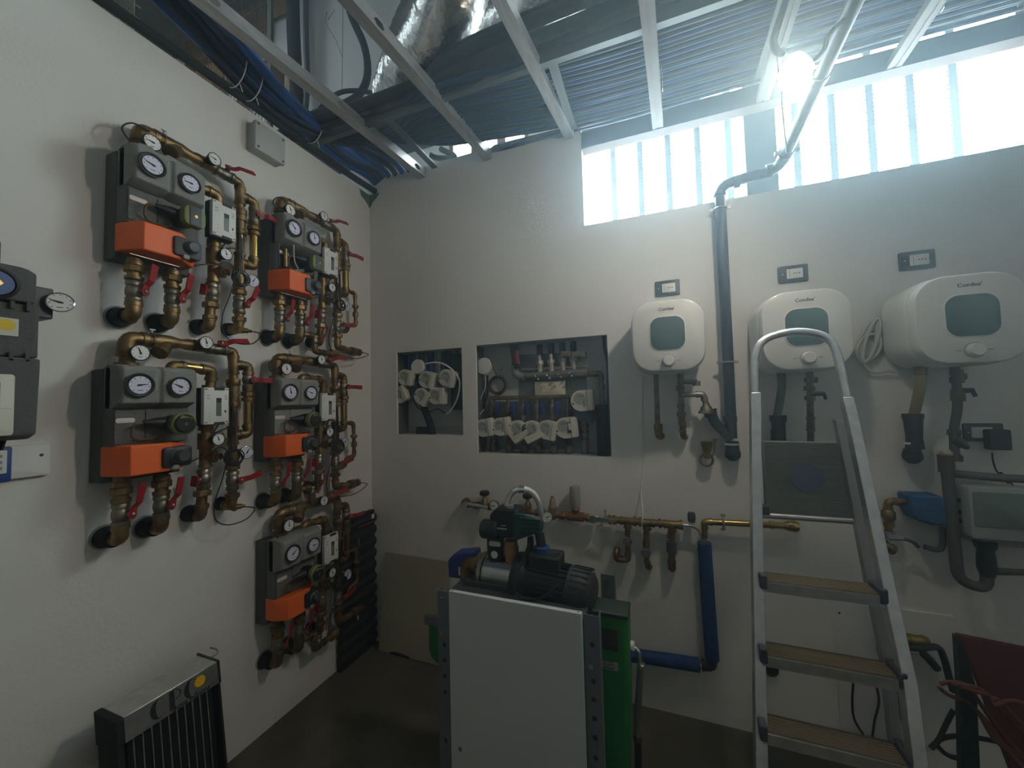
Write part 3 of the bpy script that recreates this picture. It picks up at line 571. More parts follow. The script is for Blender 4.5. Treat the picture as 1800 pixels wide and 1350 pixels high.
# ================================================================ CEILING FRAMING, PIPES, DUCTS
G_STUD = 'galvanised ceiling studs'
studs = [(.335, -1.30, .45, -.015, 3.075, 'leftmost, with an oval service hole'), (.815, -1.30, .93, -.015, 3.075, 'second from the left'), (1.32, -1.30, 1.44, -.015, 3.075, 'third from the left'),
         (1.845, -1.30, 1.915, .05, 3.004, 'fourth, ending over the left window half'), (2.345, -1.30, 2.39, .05, 3.004, 'fifth, beside the round lamp'), (2.84, -1.30, 2.885, .05, 3.004, 'rightmost')]
for i, (xa, ya, xb, yb, z, lab) in enumerate(studs):
    k = (xa-xb)/(ya-yb); ye = -4.1
    p0 = V((xb, yb, z)); d = V((k*(ye-yb), ye-yb, 0)); ln = d.length; d.normalize(); s = V((-d.y, d.x, 0)); s = s if s.x > 0 else -s
    t = thing('ceiling_stud', 'galvanised ceiling stud running back to front, '+lab, 'stud', p0+d*.6, G_STUD)
    w, h = (.050, .055) if i < 3 else (.052, .03)
    mid = p0+d*ln/2; b = MB()
    if i < 3:
        b.obox(mid+Z*.001, s*w/2, d*ln/2, Z*.001); b.obox(mid-s*(w/2)+Z*.006, s*.001, d*ln/2, Z*.006); b.obox(mid+Z*(h-.001)-s*.002, s*(w/2-.002), d*ln/2, Z*.001)
        b.obox(mid+Z*.003-s*.008, s*.003, d*ln/2, Z*.002)
        b.build('flange', STEEL, t)
        b = MB(); q = 0.; cuts = [.05+.58*n for n in range(9)] if i == 0 else [.9+.9*n for n in range(4)]; hl = .055
        for c in cuts+[ln]:
            b.obox(p0+d*((q+c)/2)+s*w/2+Z*h/2, s*.001, d*((c-q)/2), Z*h/2)
            if c < ln:
                m_ = p0+d*(c+hl/2)+s*w/2
                b.obox(m_+Z*.006, s*.001, d*hl/2, Z*.006); b.obox(m_+Z*(h-.006), s*.001, d*hl/2, Z*.006)
                for e in (0, 1):
                    ee = p0+d*(c+hl*e)+s*w/2; sg = 1 if e == 0 else -1
                    for zz, o in ((.012, 1), (h-.012, -1)): b.prism([ee+Z*zz-s*.001, ee+Z*zz+d*sg*.014-s*.001, ee+Z*(zz+o*.013)-s*.001], s*.002)
            q = c+hl
        b.build('web', STEEL, t)
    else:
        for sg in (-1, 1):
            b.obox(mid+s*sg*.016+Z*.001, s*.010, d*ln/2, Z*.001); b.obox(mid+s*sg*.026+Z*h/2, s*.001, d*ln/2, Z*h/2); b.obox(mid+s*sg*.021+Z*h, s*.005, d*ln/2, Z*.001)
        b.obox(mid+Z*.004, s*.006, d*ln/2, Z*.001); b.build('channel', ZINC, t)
        b = MB()
        for n in range(3): b.lathe(p0+d*(.12+.45*n)+s*.012-Z*.0015, Z, [(0, .004), (.002, .003)], 8)
        b.build('rivets', DGREY, t)
        h2 = MB(); h2.obox(p0+d*.32+s*.034+Z*.12, s*.001, d*.012, Z*.12); h2.build('hanger_strap', STEEL, t)
# tray that carries the pipes
t = thing('cable_tray', 'dark metal tray rail carrying the dark blue pipes overhead', 'tray', (1.5, -.5, 3.12))
b = MB(); b.box((-.35, -.530, 3.092), (4.2, -.524, 3.150)); b.box((-.35, -.524, 3.092), (4.2, -.50, 3.096)); b.build('side_rail', mat('rail_dark', (.10, .105, .10), .5, .6), t)
for i in range(5): MB().box((.55+.9*i, -.52, 3.094), (.59+.9*i, -.05, 3.105)).build('rung', mat('rail_dark', (.10, .105, .10), .5, .6), t)
MB().box((-.35, -.50, 3.235), (4.2, -.06, 3.24)).build('lid_sheet', mat('rail_dark', (.10, .105, .10), .5, .6), t)
G_PIPE = 'dark blue pipes side by side over the studs'
ORD = 'first second third fourth fifth sixth seventh eighth ninth tenth eleventh twelfth thirteenth fourteenth fifteenth sixteenth seventeenth'.split(); NP = 21; LAYER = [-.485+.0268*i for i in range(17)]; FARX = ((-.035, -.035), (-.008, -.002), (.02, .062), (.045, .135))
PIPEC = [mat('pipe_blue', (.008, .022, .07), .5, spec=.3), mat('pipe_navy', (.012, .016, .03), .5, spec=.3), mat('pipe_slate', (.016, .024, .04), .5, spec=.3)]
for i in range(NP):
    y = LAYER[i] if i < 17 else 0; z = 3.124+random.uniform(-.002, .006); gap = random.random()
    w = lambda a: random.uniform(-a, a)
    back = i >= NP-4
    if back: y = FARX[i-17][0]
    pts = []
    for j, x in enumerate((4.25, 3.7, 3.2, 2.7, 2.2, 1.75, 1.35, 1.05)): pts.append(V((x, (FARX[i-17][0]+(FARX[i-17][1]-FARX[i-17][0])*min(1, max(0, (x-1.3)/1.9)) if back else y)+w(.004), z+w(.004)+(.006*math.sin(j*1.3+i) if back else 0))))
    if i < 17:                                       # swing round into the bundle on the left wall
        a = i*2*PI/7.0+1; rr = .028+.062*(i/17); cl = lambda x, yy, zz, s=1.: V((x+rr*s*math.cos(a), yy, zz+rr*s*.8*math.sin(a)))
        pts[-1].y -= .07; pts[-2].y -= .03; pts += [V((.75, -.19+(y+.056)*.85, z)), V((.48, -.27+y*.25, 3.14+.012*(i % 3))), cl(.22, -.40, 3.17, .8), cl(.075, -.62, 3.155, .8), cl(.07, -.90, 3.155, .85), cl(.11, -1.2, 3.23, 1.05), cl(.15, -1.55, 3.30, 1.2), cl(.16, -2.3, 3.42, 1.3)]
        nm = 'dark blue overhead pipe, %s counted from the tray rail' % ORD[i]
    else:
        k = i-17
        pts += [V((.95-.06*k, y+.02, 3.13+.01*k)), V((.80-.07*k, .145, 3.105-.01*k)), V((.72-.07*k, .165, 3.0)), V((.66-.06*k, .165, 2.7))]; nm = 'dark pipe crossing the small mesh window, %s counted from the window wall' % ORD[NP-1-i]
    o = MB().tube(smooth(pts, 5), (.0142 if i < 17 else .0125), 8).build('overhead_pipe', PIPEC[i % 3], None)
    tag(o, nm, 'pipe', G_PIPE)
for i in range(5):
    o = MB().tube(smooth([V((.10+.07*i, .15, 2.75)), V((.11+.07*i, .14, 3.0)), V((.10+.06*i, .04, 3.15)), V((.12+.05*i, -.12, 3.19)), V((.10+.02*i, -.40, 3.20))], 6), .021, 10).build('corner_pipe', BLUEP if i % 2 else NAVY, None)
    tag(o, 'blue pipe dropping behind the back wall, %s counted from the corner' % ORD[i], 'pipe', 'blue pipes in the corner')
# larger blue tubes of the bundle by the wall
for i in range(5):
    a = i*1.2; o = MB().tube(smooth([V((.03+.02*i, .14, 2.75)), V((.04+.02*i, .12, 3.0)), V((.05+.02*i, .0, 3.15+.01*i)), V((.05+.018*i, -.35, 3.13+.02*(i % 3))), V((.045+.03*i, -.8, 3.15+.02*(i % 2))), V((.06+.045*i, -1.2, 3.20+.025*(i % 3))), V((.09+.05*i, -1.7, 3.30+.02*i)), V((.10+.05*i, -2.6, 3.42))], 6), .026, 10).build('insulated_tube', BLUEP if i % 2 == 0 else NAVY, None)
    tag(o, 'thick blue tube over the left wall, %s counted from the wall' % ORD[i], 'pipe', 'thick blue tubes over the left wall')
o = MB().tube(smooth([V((-.02, -2.8, 3.11)), V((.01, -1.6, 3.085)), V((.02, -.9, 3.092)), V((.02, -.3, 3.09)), V((.06, .1, 3.08))], 6), .021, 10).build('edge_cable', RUBBER, None)
tag(o, 'black cable lying along the top edge of the left wall', 'cable')
for x, y, z, R_ in ((.085, -.98, 3.155, .086), (.08, -.90, 3.15, .085), (.085, -.55, 3.15, .075)):
    o = MB().torus((x, y, z), V((.1, 1, 0)), R_, .0022, 28, 5).tube([V((x+.03, y, z-R_-.0)), V((x+.034, y+.01, z-R_-.03))], .002, 5).build('cable_tie', WHITEP, None)
    tag(o, 'white cable tie round the blue bundle, '+('nearest the viewer', 'middle one', 'above the grey junction box')[0 if y < -.95 else 1 if y < -.8 else 2], 'cable tie', 'white cable ties on the blue bundle')
# black hoses in front of the outer wall
G_H = 'black hoses above the corner'
for k, (pl, r, lab) in enumerate((
    ([B(598, -60, .05), B(615, 20, .03), B(640, 80, 0), B(646, 130, 0), B(632, 165, 0), B(600, 185, .02), B(555, 200, .05), B(530, 215, .1)], .026, 'thick black hose dropping past the second stud'),
    ([B(668, 168, 0), B(635, 160, 0), B(600, 162, 0), B(575, 178, 0), B(560, 195, .02)], .016, 'black hose arching left below the silver duct'),
    ([B(514, -40, -.08), B(516, 60, -.08), B(520, 130, -.08), B(524, 190, -.05), B(540, 225, .05), B(575, 215, .1)], .05, 'thick black vertical pipe left of the bare white wall'),
    ([B(538, -40, -.1), B(538, 60, -.1), B(540, 150, -.1), B(534, 215, -.05)], .022, 'thin grey vertical pipe at the edge of the white wall'),
    ([B(690, 262, .02), B(660, 272, .02), B(632, 280, .05), B(612, 272, .08)], .022, 'short black hose above the corner'),
    ([B(775, 262, -.08), B(800, 276, -.05), B(770, 278, -.05), B(755, 272, -.02)], .018, 'black hose crossing the mesh window'),
    ([B(1392, -30, .55), B(1372, 30, .55), B(1360, 70, .55), B(1364, 88, .55), B(1374, 94, .55), B(1376, 90, .52)], .012, 'black cable looped round the fifth stud'))):
    o = MB().tube(smooth(pl, 6), r, 10).build('black_hose', RUBBER if k != 3 else DGREY, None); tag(o, lab, 'hose')
o = MB().tube([B(1365, 94, .50), B(1383, 268, .42)], .003, 6).build('hanging_wire', DGREY, None); tag(o, 'thin wire holding up the diagonal drain pipe', 'wire')
o = MB().tube([B(603, 0, -.15), B(602, 100, -.15), B(601, 165, -.15)], .0022, 5).tube(smooth([B(575, 20, -.15), B(573, 40, -.15), B(590, 70, -.15), B(601, 100, -.15)]), .002, 5).tube(smooth([B(588, 18, -.15), B(576, 35, -.15)]), .002, 5).build('thin_wire', DGREY, None); tag(o, 'thin bent wires hanging on the bare white wall', 'wire')
# large black insulated tubes on the tray
for i, (y, z, r) in enumerate(((-.585, 3.172, .026), (-.625, 3.205, .028), (-.60, 3.255, .028), (-.555, 3.145, .018))):
    tail = [V((.6, y+.01, z-.004)), V((.15, y, z-.006)), V((-.25, y+.01, z-.02)), V((-.5, y+.1, z-.06))] if i in (0, 3) else [V((1.0, y+.02, z-.008)), V((.85, y+.06, z-.03)), V((.72, y+.12, z-.03)), V((.6, y+.26, z-.02))]
    o = MB().tube(smooth([V((4.2, y, z)), V((3, y+.01, z)), V((2, y, z+.004)), V((1.25, y+.008, z))]+tail, 5), r, 12).build('insulated_pipe', RUBBER, None)
    tag(o, 'black insulated pipe over the tray rail, '+('lower front one', 'upper front one', 'topmost one', 'thin one nearest the rail')[i], 'pipe', 'black insulated pipes along the tray rail')
# silver flexible ducts
def duct(pts, r, lab):
    pts = smooth(pts, 14); N = len(pts); n = 40; b = MB(); x, y, d = basis(pts[1]-pts[0]); loops = []; rnd = random.Random(3); ph = [rnd.uniform(0, 6) for _ in range(n)]
    for i, p in enumerate(pts):
        t = (pts[min(i+1, N-1)]-pts[max(i-1, 0)]).normalized(); q = d.rotation_difference(t); x = q @ x; d = t; y = d.cross(x)
        loops.append([p+(x*math.cos(2*PI*j/n)+y*math.sin(2*PI*j/n))*r*(1+(.028 if i % 2 else -.02)+.03*rnd.uniform(-1, 1)) for j in range(n)])
    o = b.loft(loops).build('flexible_duct', mat('foil', (.74, .72, .68), .27, 1., bump=1., bscale=34, stretch=(1, 1, 1)), None, ang=70); tag(o, lab, 'duct', 'silver flexible ducts')
duct([B(815, -150, .75), B(806, -60, .68), B(790, 20, .60), B(762, 80, .50), B(735, 118, .42), B(715, 150, .30), B(700, 175, .2)], .155, 'crumpled silver flexible duct hanging down above the tray, left one')
duct([B(1060, -120, .50), B(985, -40, .42), B(930, 15, .35), B(880, 55, .26), B(840, 85, .20), B(800, 120, .12)], .135, 'crumpled silver flexible duct rising to the right above the tray')
duct([B(735, 20, -.02), B(715, 70, .05), B(700, 120, .1), B(690, 160, .12), B(695, 185, .15)], .115, 'crumpled silver flexible duct bending down behind the left one')
# what shows of the neighbouring room over the left wall: boards and wire mesh
t = thing('board_stack', 'brown boards and planks stored beyond the left wall', 'boards', (-1.6, .1, 4))
for i, (x0, y0_, x1, y1_, c) in enumerate(((330, -40, 470, 60, 0), (330, 70, 430, 120, 1), (380, 90, 450, 130, 2), (420, 130, 500, 160, 0), (470, -30, 508, 20, 1), (360, 20, 420, 70, 0))):
    a, e = B(x0, y0_, -.15-.01*i), B(x1, y1_, -.15-.01*i)
    MB().box((min(a.x, e.x), a.y-.012, min(a.z, e.z)), (max(a.x, e.x), a.y, max(a.z, e.z))).build('board', [mat('board_brown', (.13, .075, .04), .8, var=.4, scale=3), mat('board_tan', (.36, .20, .10), .8, var=.3, scale=4), mat('board_red', (.20, .09, .045), .8, var=.3, scale=3)][c], t)
t = thing('wire_fence', 'rusty wire mesh screen beyond the left wall', 'mesh', (-1.5, .0, 4))
b = MB(); fx0, fx1, fz0, fz1 = -2.6, -.98, 3.1, 5.1
for i in range(44): xx = fx0+(fx1-fx0)*i/43; b.box((xx-.002, -.0, fz0), (xx+.002, .004, fz1))
for i in range(12): zz = fz0+(fz1-fz0)*i/11; b.box((fx0, -.004, zz-.003), (fx1, 0, zz+.003))
b.build('wires', mat('wire_rust', (.16, .10, .06), .6, .5), t, kind='stuff')
o = MB().box((-1.02, -.012, 3.0), (-.975, .012, 5.1)).build('fence_post', mat('post_olive', (.12, .12, .09), .7), t)
MB().prism([B(170, -30, 0)+V((-.02, 0, 0)), B(250, -30, 0)], Z*.0)
t = thing('grey_lattice', 'pale wire lattice showing over the left wall top', 'mesh', (-.06, -1.6, 3.3))
b = MB()
for i in range(26): yy = -2.4+.045*i; b.box((-.09, yy, 3.09), (-.086, yy+.004, 3.5))
for i in range(8): b.box((-.092, -2.4, 3.1+.05*i), (-.09, -1.25, 3.104+.05*i))
b.build('wires', mat('wire_pale', (.42, .42, .36), .6), t, kind='stuff'); MB().box((-.16, -2.4, 3.08), (-.13, -1.25, 3.6)).build('back_sheet', mat('sheet_olive', (.17, .17, .12), .8), t)
# green filler left at the top of the corner
b = MB(); b.prism([(0.0005, 0-.0005, 3.064), (0.0005, -.10, 3.064), (.0005, -.085, 3.02), (.0005, -.045, 3.005), (.0005, -.02, 2.985), (.0005, -.0005, 2.97)], X*.001)
b.prism([(.0015, -.0005, 3.064), (.09, -.0005, 3.064), (.06, -.0005, 3.03), (.03, -.0005, 3.01), (.0015, -.0005, 2.965)], -Y*.001)
struct(b.build('trim_6', mat('filler_green', (.13, .24, .19), .85, var=.4, scale=18)))
# grey drain pipe along the ceiling: see the back wall for its lower half
# lamp bracket
MB().tube(smooth([LP-LN*.03, LP-LN*.07+V((.02, 0, .03)), V((2.40, -.70, 2.70)), V((2.445, -.71, 2.735))]), .007, 8).build('lamp_cable', DGREY, lamp)
# ================================================================ BACK WALL: RECESSES
GREYP = mat('grey_plastic', (.22, .23, .23), .5); DUSTB = mat('dull_bronze', (.25, .195, .12), .5, .75, col2=(.14, .11, .07), scale=25); PLATE = mat('plate_steel', (.21, .22, .22), .55, .5, var=.2, scale=5)
SHEET = mat('sheet_white', (.50, .50, .47), .7, var=.06, scale=3)
def px(a): return a*.0042
def cabinet(hole, lab):
    x0, x1, z0, z1 = hole; t = thing('manifold_cabinet', lab, 'cabinet', ((x0+x1)/2, .15, z0))
    e = .003
    MB().box((x0-.03, .145, z0-.03), (x1+.03, .15, z1+.03)).build('back_panel', SHEET, t)
    MB().box((x0-.02, .018, z0-.012), (x1+.02, .144, z0-.001)).build('bottom_panel', SHEET, t); MB().box((x0-.02, .018, z1+.001), (x1+.02, .144, z1+.012)).build('top_panel', SHEET, t)
    MB().box((x0-.02, .018, z0-.012), (x0-.012, .144, z1+.012)).build('side_panel', mat('cavity_shade', (.09, .09, .09), .8), t); MB().box((x1+.012, .018, z0-.012), (x1+.02, .144, z1+.012)).build('side_panel', MATS['cavity_shade'], t)  # side panels coloured dark to give the shade of the cavity
    return t
t = cabinet(HOLE1, 'white cabinet lining inside the small left wall recess')
MB().prism([B(697, 748, -.1445), B(820, 750, -.1445), B(820, 790, -.1445), B(697, 790, -.1445)], Y*-.004).build('lower_flap', mat('flap', (.40, .40, .38), .7), t)
t2 = cabinet(HOLE2, 'white cabinet lining inside the large right wall recess')
MB().prism([B(912, 624, -.1445), B(1032, 618, -.1445), B(1032, 765, -.1445), B(912, 765, -.1445)], Y*-.004).build('mounting_plate', PLATE, t2)
MB().prism([B(862, 706, -.140), B(1032, 704, -.140), B(1032, 790, -.140), B(862, 790, -.140)], Y*-.004).build('mounting_plate', PLATE, t2)
MB().prism([B(1020, 772, -.1445), B(1085, 772, -.1445), B(1085, 820, -.1445), B(1020, 820, -.1445)], Y*-.004).build('lower_flap', mat('flap', (.40, .40, .38), .7), t2)
for x, y in ((881, 650), (1041, 742)): MB().lathe(B(x, y, -.1445), -Y, [(0, .005), (.003, .005)], 8).build('screw', INK, t2)
# pipes in the left recess
G1 = 'vertical blue pipes in the left recess'
for i, (x, r, ya, yb, c) in enumerate(((704, .030, 600, 780, 0), (724, .024, 600, 655, 0), (741, .02, 600, 648, 2), (757, .022, 600, 668, 0), (773, .018, 600, 668, 1), (787, .024, 600, 652, 0), (801, .016, 600, 668, 1))):
    o = MB().cyl(B(x, ya, -.115), B(x, yb, -.115), r, 14).build('vertical_pipe', [BLUE, GREYP, NAVY][c], None); tag(o, 'vertical pipe in the left recess, %s from its left edge' % ORD[i], 'pipe', G1)
o = MB().tube(smooth([B(738, 640, -.09), B(739, 680, -.09), B(744, 712, -.08), B(756, 745, -.07), B(764, 780, -.06)]), .024, 10).build('black_hose', RUBBER, None); tag(o, 'black hose running down through the left recess', 'hose')
o = MB().box(B(736, 770, -.10)+V((0, -.03, 0)), B(760, 750, -.10)).build('black_block', RUBBER, None); tag(o, 'black foam block at the bottom of the left recess', 'block')
o = MB().box(B(805, 720, -.14), B(816, 620, -.05)).build('black_sheet', RUBBER, None); tag(o, 'black foam sheet at the right edge of the left recess', 'sheet')
ACTC = mat('actuator_cream', (.60, .60, .52), .5); ACTW = mat('actuator_window', (.33, .35, .30), .3, coat=.4)
def actuator(x, y, w, ang, o_, lab, grp, win=False):
    c = B(x, y, o_); s = .0042*w; a = math.radians(ang); ex = X*math.cos(a)+Z*math.sin(a); ez = -X*math.sin(a)+Z*math.cos(a); n = -Y
    t = thing('valve_actuator', lab, 'actuator', c, grp)
    R_ = s*.50; q = [c+ex*(math.cos(math.radians(k))*R_-s*.08)+ez*math.sin(math.radians(k))*R_ for k in range(80, 261, 15)]
    q += [c+ex*(-s*.22)-ez*s*.5, c+ex*s*.40-ez*s*.5, c+ex*s*.40+ez*s*.5]
    MB().prism(q, n*s*.42).build('head', ACTC, t, bevel=.003)
    MB().obox(c+ex*s*.36+n*s*.24, ex*s*.13, ez*s*.47, n*s*.26).build('side_cap', CREAM, t, bevel=.004)
    MB().lathe(c-ex*s*.14+ez*s*.1+n*s*.42, n, [(0, s*.29), (.002, s*.28)], 18).build('window', ACTW, t)
    MB().obox(c-ex*s*.10+ez*s*.22+n*(s*.42+.0025), ex*s*.17, ez*s*.055, n*.0008).obox(c+ex*s*.06-ez*s*.14+n*(s*.42+.0025), ex*s*.05, ez*s*.15, n*.0008).build('indicator', GREYP, t)
    MB().lathe(c-ex*s*.47-ez*s*.13+n*s*.42, n, [(0, s*.05), (.0015, s*.05)], 8).build('screw', INK, t)
    if win: MB().slab(c+ex*s*.18+n*(s*.42+.001), ex, ez, s*.2, s*.5, .004, s*.05).build('black_plate', INK, t); MB().slab(c+ex*s*.18+ez*s*.05+n*(s*.42+.005), ex, ez, s*.12, s*.33, .001, s*.03).build('white_label', WHITEP, t)
    MB().cyl(c+Y*.001, c+Y*.05, s*.26, 12).build('valve_neck', DUSTB, t); return t
GA = 'white valve actuators in the left recess'; GB = 'white valve actuators in the right recess'
for k, (x, y, w, an, d) in enumerate(((719, 664, 25, -10, 'upper left'), (757, 668, 26, -16, 'upper middle'), (792, 665, 26, -16, 'upper right'), (709, 694, 25, 22, 'lower left, tilted'), (748, 697, 25, -35, 'lower middle, turned askew'), (774, 696, 26, -2, 'lower right'))):
    actuator(x, y, w, an, -.055, 'cream valve actuator in the left recess, '+d, GA)
for k, (x, y, w, an, d, wn) in enumerate(((857, 751, 26, 8, 'leftmost of the lower row', 0), (886, 749, 26, 6, 'second of the lower row', 0), (913, 757, 27, -52, 'third of the row, turned askew', 0), (938, 758, 27, -62, 'fourth of the row, turned askew', 0), (966, 755, 26, -14, 'fifth of the row, tilted', 0), (999, 751, 28, 4, 'last of the row, with black label', 1), (1027, 704, 28, 2, 'alone beside the brass pipe, above the rest', 0))):
    actuator(x, y, w, an, -.055, 'cream valve actuator in the right recess, '+d, GB, wn)
def disc(x, y, r, o_, lab):
    t = thing('thermostat_disc', lab, 'sensor', B(x, y, o_)); c = B(x, y, o_)
    MB().lathe(c, -Y, [(0, r*.9), (.004, r), (.02, r), (.026, r*.93)], 28).build('cover', WHITEP, t); MB().cyl(c+Y*.04, c, r*.5, 12).build('base', GREYP, t)
disc(737, 645, .050, -.06, 'round white sensor disc in the left recess above the actuators'); disc(853, 644, .054, -.085, 'round white sensor disc at the left of the right recess')
o = MB().tube(smooth([B(*q) for q in ((746, 640, -.05), (762, 637, -.03), (780, 640, -.02), (798, 653, -.02), (808, 672, -.02), (804, 700, -.03), (792, 722, -.05), (784, 728, -.06))]), .0055, 7).build('white_cable', WHITEP, None); tag(o, 'white cable looping round the actuators of the left recess', 'cable')
for pl, lab in (([(784, 728, -.07), (770, 719, -.08), (755, 724, -.08)], 'thin dark cable at the bottom of the left recess'), ([(726, 700, -.06), (733, 715, -.08), (742, 722, -.09)], 'thin dark cable under the tilted actuator of the left recess')):
    o = MB().tube(smooth([B(*q) for q in pl]), .004, 6).build('dark_cable', INK, None); tag(o, lab, 'cable')
t = thing('brown_cable', 'brown cable coiled beside the white sensor disc', 'cable', B(875, 677, -.1)); BRC = mat('brown_sheath', (.07, .05, .04), .55)
MB().tube(smooth([B(*q) for q in ((857, 631, -.075), (864, 637, -.07), (870, 652, -.08), (875, 664, -.10))]), .006, 7).build('cable_lead', BRC, t)
for i, rr in enumerate((.048, .054, .059)): MB().torus(B(875, 677, -.115+.006*(i % 2)), Y, rr, .0052, 32, 7).build('cable_turn', BRC, t)
MB().tube(smooth([B(*q) for q in ((884, 690, -.11), (872, 693, -.11), (864, 689, -.11), (856, 684, -.1))]), .006, 7).build('cable_lead', BRC, t)
o = MB().tube(smooth([B(*q) for q in ((856, 660, -.1), (857, 690, -.1), (852, 720, -.1), (851, 790, -.1))]), .009, 8).build('dark_cable', INK, None); tag(o, 'dark cable running down the left side of the right recess', 'cable')
for pl in ([(854, 662, -.09), (853, 680, -.09), (845, 700, -.08), (841, 708, -.07)], [(851, 719, -.08), (846, 726, -.07), (841, 728, -.06)]):
    o = MB().tube(smooth([B(*q) for q in pl]), .0025, 5).build('thin_wire', WHITEP, None); tag(o, 'thin white wire at the left edge of the right recess, '+('upper one' if len(pl) > 3 else 'lower one'), 'wire', 'thin white wires in the right recess')
# upper manifold
t = thing('upper_manifold', 'grey metal manifold with four valves at the top of the right recess', 'manifold', B(975, 655, -.1))
b = MB(); p = lambda x, y, o_=-.10: B(x, y, o_)
b.tube(fillet([p(905, 640), p(906, 660), p(922, 662)], .03), .024, 12); b.build('elbow', GREYP, t)
b = MB(); b.cyl(p(918, 661), p(1034, 653), .022, 14); b.cyl(p(918, 650), p(1030, 645), .012, 10); b.build('bar', mat('bar_grey', (.27, .26, .24), .45, .8), t)
for x in (950, 970, 990, 1009):
    v = MB(); yy = 658-(x-950)*.09; v.cyl(p(x, yy-3), p(x-1, yy-18), .018, 10); v.cyl(p(x-1, yy-18), p(x-1, yy-24), .024, 6); v.cyl(p(x-1, yy-24), p(x-2, yy-34), .012, 8); v.build('valve', mat('valve_pale', (.42, .40, .33), .4, .7), t)
    MB().cyl(p(x-1, yy-34), p(x-2, yy-52), .019, 10).build('pipe_end', NAVY, t)
    for s in (0, 1): MB().lathe(p(x-8+5*s, yy+3+5*s, -.072), -Y, [(0, .008), (.01, .008), (.014, .005)], 10).build('drain_cap', CHROME, t)
for x in (996, 1019): MB().slab(p(x, 623, -.08), X, Z, .062, .034, .03, .006, .003).build('bracket', DUSTB, t)
t = thing('black_valve', 'black valve with a faded red handle at the top of the right recess', 'valve', B(898, 625, -.08))
MB().prism([B(895, 604, -.06), B(908, 604, -.06), B(910, 641, -.06), B(900, 642, -.06)], Y*.04).build('body', BLACK, t, bevel=.004)
MB().slab(B(909, 628, -.045), X, Z, .026, .085, .012, .010, .003).build('valve_handle', mat('red_faded', (.22, .04, .05), .5), t); MB().box(B(907, 640, -.06)-Y*.02, B(913, 636, -.06)).build('label', WHITEP, t)
MB().box(B(906, 648, -.09)-Y*.025, B(914, 641, -.09)+Y*.02).build('collar', BLACK, t)
o = MB().slab(B(967, 683, -.125), X, Z, .19, .086, .008, .003, .001).build('blank_label', mat('label_beige', (.62, .57, .43), .6), None); tag(o, 'blank beige label plate in the middle of the right recess', 'label')
# lower manifold
t = thing('lower_manifold', 'brass manifold with six drops and blue handles in the right recess', 'manifold', B(935, 700, -.1))
b = MB(); brass(b, [p(864, 745), p(864, 700), p(1014, 697)], .013); b.build('bar', DUSTB, t)
for i, x in enumerate((865, 893, 919, 944, 971, 998)):
    v = MB(); v.cyl(p(x, 702), p(x, 745), .010, 10); v.lathe(p(x, 711), -Z, [(0, .012), (.01, .019), (.03, .021), (.06, .019), (.075, .012)], 10); v.cyl(p(x, 731), p(x, 737), .019, 6); d = v.build('drop', DUSTB if i < 2 else NICKEL, t)
    if i != 5: MB().slab(p(x+9, 718, -.075), X, Z, .026, .075, .012, .008, .003).build('blue_handle', mat('handle_blue', (.02, .045, .20), .45), d)
    s = MB(); s.cyl(p(x+2, 762), p(x+2, 803), .012, 10); s.cyl(p(x+2, 772), p(x+2, 778), .019, 6); s.lathe(p(x+2, 780), -Z, [(0, .014), (.01, .023), (.05, .023), (.06, .014)], 10); s.build('tail_pipe', DUSTB if i != 4 else NICKEL, t)
o = MB(); o.cyl(p(1006, 700, -.07), p(1006, 740, -.07), .021, 12)
for i in range(11): o.torus(p(1006, 702+3.6*i, -.07), Z, .021, .003, 14, 6)
o = o.build('ribbed_hose', BLACK, None); tag(o, 'black ribbed hose standing in the right recess', 'hose')
t = thing('mixing_motor', 'dark square motor block under the single actuator of the right recess', 'motor', B(1028, 724, -.08))
MB().slab(B(1028, 722, -.09), X, Z, .115, .115, .05, .008, .004).build('body', mat('motor_dark', (.04, .05, .055), .5), t); MB().cyl(B(1026, 735, -.1), B(1028, 805, -.1), .017, 12).build('pipe', GREYP, t)
for yy in (745, 755, 768): MB().cyl(B(1027, yy, -.1), B(1027, yy+6, -.1), .024, 8).build('pipe_nut', DUSTB, t)
b = MB(); brass(b, [B(1010, 660, -.09), B(1056, 656, -.09), B(1059, 716, -.085)], .014); b.cyl(B(1058, 676, -.09), B(1058, 684, -.09), .018, 10); b.cyl(B(1059, 704, -.086), B(1059, 714, -.085), .018, 10); o = b.build('bent_pipe', DUSTB, None); tag(o, 'bent brass pipe at the right of the right recess', 'pipe')
o = MB().tube([B(1058, 712, -.08), B(1062, 810, -.06)], .036, 12).build('insulated_pipe', RUBBER, None); tag(o, 'black insulated pipe in the lower right of the right recess', 'pipe')
o = MB().tube(smooth([B(1062, 590, -.05), B(1064, 615, -.05), B(1069, 640, -.06), B(1070, 700, -.08), B(1071, 810, -.08)]), .011, 8).build('black_cable', INK, None); tag(o, 'black cable down the right edge of the right recess', 'cable')
o = MB().tube([B(1041, 708, -.09), B(1056, 738, -.09)], .004, 6).build('dark_cable', INK, None); tag(o, 'thin dark cable from the motor to the insulated pipe', 'cable')

